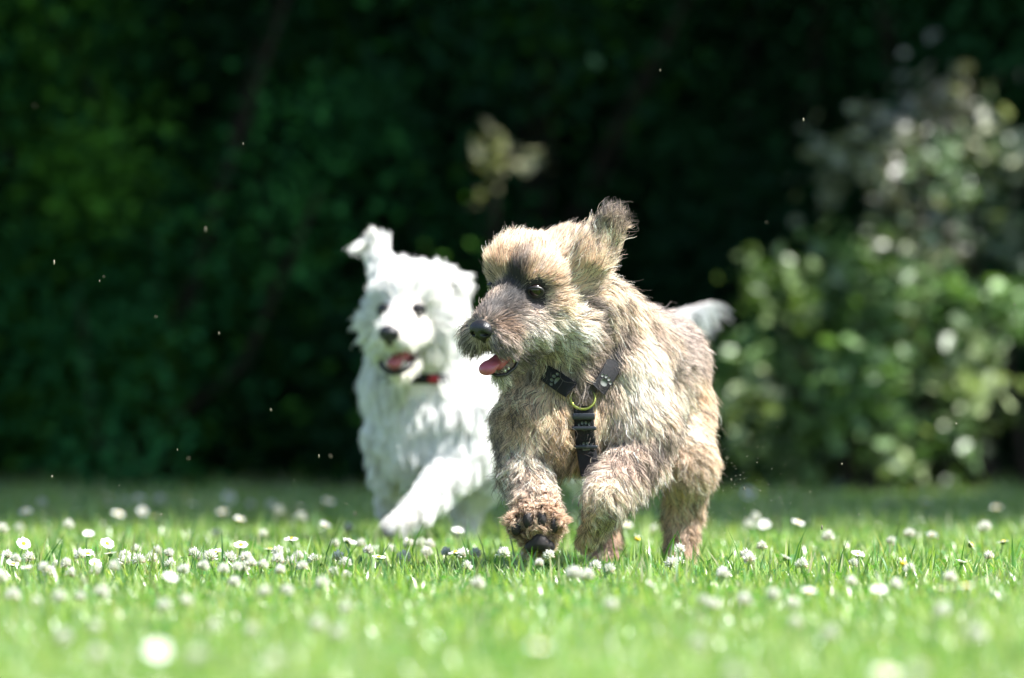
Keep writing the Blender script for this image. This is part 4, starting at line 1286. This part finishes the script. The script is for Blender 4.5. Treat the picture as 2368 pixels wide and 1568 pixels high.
ORD = 'leftmost second third fourth fifth sixth seventh eighth ninth tenth eleventh twelfth thirteenth fourteenth'.split()
def zone(kind, px, py):
    if px < 270: side = 'at the left edge'
    elif px < 540: side = 'left quarter'
    elif px < 800: side = 'near the white dog'
    elif px < 1110: side = 'below the white dog'
    elif px < 1480: side = 'below the puppy'
    elif px < 1800: side = 'below the puppy rump'
    elif px < 2080: side = 'below the sunlit bush'
    else: side = 'near the right edge'
    if py < 1175: z = 'blurred at the far shaded end'
    elif py < 1225: z = 'blurred in shade'
    elif py < 1265: z = 'soft, behind the sharp grass'
    elif py < 1292: z = 'sharp, back row'
    elif py < 1345: z = 'sharp, front row'
    elif py < 1410: z = 'soft, middle foreground'
    else: z = 'nearest the camera'
    return z + ', ' + side
def flower_labels(FL):
    zs = {}
    for i, (k, x, y) in enumerate(FL): zs.setdefault((k, zone(k, x, y)), []).append((x, i))
    out = {}
    for (k, z), l in zs.items():
        l.sort(); w_ = {'d': 'white daisy', 'c': 'white clover head'}[k]
        for n, (x, i) in enumerate(l):
            if len(l) == 1: out[i] = 'the one %s %s' % (w_, z)
            else: out[i] = '%s %s, %s' % (ORD[n], w_, z) if n == 0 else '%s %s from left, %s' % (ORD[min(n, 13)], w_, z)
    return out

def flower(kind, px, py, sc=1.0, tilt=None, label=None):
    r = random.Random(int(px * 13 + py * 7))
    h = {'d': .041, 'c': .034, 'b': .041}[kind] + r.uniform(-.007, .009)
    if py < 1215: h = .03 + r.uniform(0, .02)
    d = (H - h) * FPX / (py - HY)
    if d > 13.6: d = 13.3; h = max(.02, H - d * (py - HY) / FPX)
    x = (px - CX) / FPX * d
    nm = 'clover_flower' if kind == 'c' else 'daisy'
    e = link(nm, None); e.location = (x, d, 0)
    word = {'d': 'white daisy with yellow centre', 'c': 'white clover head', 'b': 'yellow daisy head without petals'}[kind]
    tag(e, label, 'flower', {'d': 'daisies in the lawn', 'c': 'clover flowers in the lawn', 'b': 'daisies in the lawn'}[kind])
    az = r.uniform(0, 6.28)
    lean = (r.uniform(-.012, .012), r.uniform(-.01, .01))
    if kind == 'c':
        tl = (r.uniform(-.3, .3), r.uniform(-.3, .3), az)
        parts = [('flower_head', CLOV[r.randrange(4)])]
    else:
        tl = tilt or (r.uniform(-.1, .4) + (.5 if r.random() < .2 else 0), r.uniform(-.2, .5), 0)
        pm, cm, sm_ = (BUD[0] if kind == 'b' else DAISY[r.randrange(4)])
        parts = [('petals', pm), ('flower_centre', cm), ('sepals', sm_)]
        if kind == 'b':
            parts = parts[:]
    for n_, me in parts:
        o = link(n_, me, e); o.location = (0, 0, h)
        o.rotation_euler = tl if kind == 'c' else (tl[0], tl[1], az * 0)
        k = sc * r.uniform(.72, 1.02)
        if kind != 'c': k = sc * .92
        if kind == 'b' and n_ == 'flower_centre': k = sc * 2.0
        o.scale = (k, k, k)
    key = (round(h * 500), r.randrange(3))
    if key not in STEMS: STEMS[key] = stem_mesh(round(h * 500) / 500, lean, 1)
    o = link('stem', STEMS[key], e); o.location = (0, 0, h - .0005)

def c6(a): return [(k, x / 2.927, 1069 + y / 2.927) for k, x, y in a]
def c7(a): return [(k, 1560.2 + x / 2.935, 1069 + y / 2.935) for k, x, y in a]
def c4(a): return [(k, 780 + x / 4.176, 924.6 + y / 4.176) for k, x, y in a]
def c2(a): return [(k, 1069 + x / 3.193, 866.8 + y / 3.193) for k, x, y in a]
def K(k, s): return [(k,) + tuple(map(float, p.split(','))) for p in s.split()]
FL = []
FL += c6(K('d', '175,335 735,240 740,290 800,350 945,250 965,335 1040,370 1250,250 1310,290 1550,240 1505,340 1620,390 2035,305 2160,305 2225,265 2200,430 160,550 725,550 600,490 1970,520'))
FL += c6(K('c', '850,270 1690,290 1835,290 1880,330 2030,380 460,430 125,460 10,460 285,280 1080,260 1470,480 2360,450 1780,490'))
FL += c6(K('c', '45,635 105,660 195,655 385,705 445,690 545,635 840,680 920,595 940,670 1020,655 1060,605 1140,620 1150,700 1310,620 1350,650 1420,650 1550,655 1665,655 1600,715 1375,710 1780,700 1880,660 1895,735 1880,610 1970,680 2020,640 2045,710 2120,660 2265,555 2285,645 2260,750 2340,690 295,720 845,640 775,710 650,740 330,755 480,760 1650,720 1700,690 1240,735 1510,730'))
FL += c6(K('d', '85,690 185,720 595,620 745,620 645,690 1630,560 1460,608 1825,590 2350,535 1150,780'))
FL += c6(K('c', '1585,820 1790,885 1940,880 2180,830 2345,770 85,910 245,950 400,920 540,920 685,890 1105,980 1260,950 2340,990 1450,1110 1700,1140 2150,1110 430,1190 2280,1165 1340,1320 1850,1350 640,1120 5,790'))
FL += c7(K('d', '500,210 1495,270 1705,270 2180,310 835,410 1740,495 605,425 2225,540 1240,625 1945,680 910,880 1385,865 1810,860 1975,840 1440,1450 750,650'))
FL += c7(K('c', '1590,490 2100,450 500,430 545,380 1040,510 1465,540 590,575 480,630 505,665 860,700 1210,690 1590,730 325,765 1865,790 2130,640 1195,815 670,900 190,940 470,940 810,970 1815,1015 1500,840 820,1100 1640,1450 150,1240 1050,1170 2050,1180 400,1450'))
FL += c4(K('d', '1160,1265 120,1370 1140,1475 400,1520'))
FL += c4(K('c', '225,1395 685,1395 890,1405 370,1465 510,1460 860,1485 1330,1490 640,1525 1050,1480 1600,1490 800,1395 300,1460 1210,1500'))
FL += c2(K('c', '450,1350 565,1395 640,1340 30,1420 1415,1150 1600,1295 1545,1400 1600,1390 1920,1470 820,1475 980,1420 920,1490 1080,1445 110,1550'))
FL += c2(K('d', '1210,1110 1380,1550'))
FL += [('c', 1325, 1328), ('c', 1785, 1380), ('c', 1720, 1390), ('c', 1645, 1400), ('c', 1410, 1400), ('d', 1245, 1495), ('c', 225, 1515)]
FLAB = flower_labels(FL)
for i, (k, x, y) in enumerate(FL): flower(k, x, y, label=FLAB[i])
x7, y7 = 1560.2 + 2010 / 2.935, 1069 + 560 / 2.935
flower('d', x7, y7, 1.05, (.0, .95, 0), 'side-on daisy on a tall stem near the right edge, tilted away from the sun')
flower('b', 1560.2 + 1550 / 2.935, 1069 + 690 / 2.935, 1.0, (.2, .1, 0), 'yellow daisy head without petals in the sharp grass at the right')
flower('b', 1069 + 1290 / 3.193, 866.8 + 1215 / 3.193, .9, (.1, .2, 0), 'small green yellow bud in front of the hind leg of the puppy')
flower('d', 365, 1505, 1.15, (.9, .2, 0), 'large blurred daisy facing the camera in the nearest grass at the left')

# tall single blades standing above the lawn in the sharp band
def tall_blades():
    r = np.random.default_rng(91)
    bag = Bag()
    spots = [(110, 1150, 11.0), (370, 1250, 9.5), (1640, 1245, 9.5), (2330, 1215, 9.6), (2345, 1300, 9.4)]
    n = 520
    X = r.uniform(-.75, .75, n); Y = r.normal(9.45, .35, n)
    for i in range(n):
        h = r.uniform(.035, .072); a = r.uniform(0, 6.28); l = r.uniform(.1, .5) * h
        w_ = r.uniform(.0009, .0016); f = r.uniform(0, 6.28)
        S = np.array([math.cos(f), math.sin(f), 0]) * w_; D = np.array([math.cos(a), math.sin(a), 0]) * l
        b = np.array([X[i], Y[i], 0]); P = []
        for t, ww in ((0, .8), (.35, 1), (.7, .8), (.9, .4)):
            c = b + D * t * t + np.array([0, 0, h * t * (1 - .08 * t)]); P += [c - S * ww, c + S * ww]
        P.append(b + D * 1.05 + np.array([0, 0, h * .97]))
        col = np.array([.07, .20, .03]) * r.uniform(.7, 1.3) if r.random() > .08 else np.array([.42, .40, .22])
        bag.add(P, [np.array([[0, 1, 3, 2], [2, 3, 5, 4], [4, 5, 7, 6]]), np.array([[6, 7, 8]])], col)
    tag(link('tall_grass', bag.mesh('tall_grass', GRASS, False)), 'longer single grass blades standing up in the sharp band of lawn', 'grass', kind='stuff')
tall_blades()

# bits of cut grass and midges in the air
def bits():
    r = np.random.default_rng(92); bag = Bag()
    P = [(80, 246), (562, 333), (125, 607), (475, 531), (506, 771), (300, 1115), (275, 1123), (435, 1060), (410, 1040), (120, 1102), (372, 1190), (737, 1055), (764, 1055), (680, 1110), (800, 1165), (820, 1188),
         (1873, 1138), (1946, 1073), (1802, 1152), (1900, 1220), (2168, 1246), (2170, 1238), (1526, 163), (1857, 277), (1772, 515), (2310, 350), (626, 948), (360, 733), (2210, 980), (1690, 1110), (1680, 1060), (1720, 1130), (1985, 1190), (2345, 705), (230, 650), (240, 640)]
    for px, py in P:
        d = 9.7 + r.normal(0, .45); c = np.array([(px - CX) / FPX * d, d, H - (py - HY) / FPX * d])
        s = r.uniform(.0004, .0011); L = s * r.uniform(1, 3)
        V, F = sphere_np(6, 4); ax = unit(r.normal(0, 1, (3, 3)))
        bag.add(c + V * [s, s, L], F, np.array([.34, .31, .22]) * r.uniform(.5, 1.1))
    for _ in range(110):
        px = r.normal(1715, 55); py = r.uniform(980, 1300); d = 9.8 + r.normal(0, .15)
        c = np.array([(px - CX) / FPX * d, d, H - (py - HY) / FPX * d]); s = r.uniform(.00012, .0004)
        V, F = sphere_np(5, 3); bag.add(c + V * s, F, (.7, .65, .5))
    tag(link('flying_debris', bag.mesh('flying_debris', FLORET, False)), 'tiny midges and grass dust floating in the air', 'debris', kind='stuff')
bits()
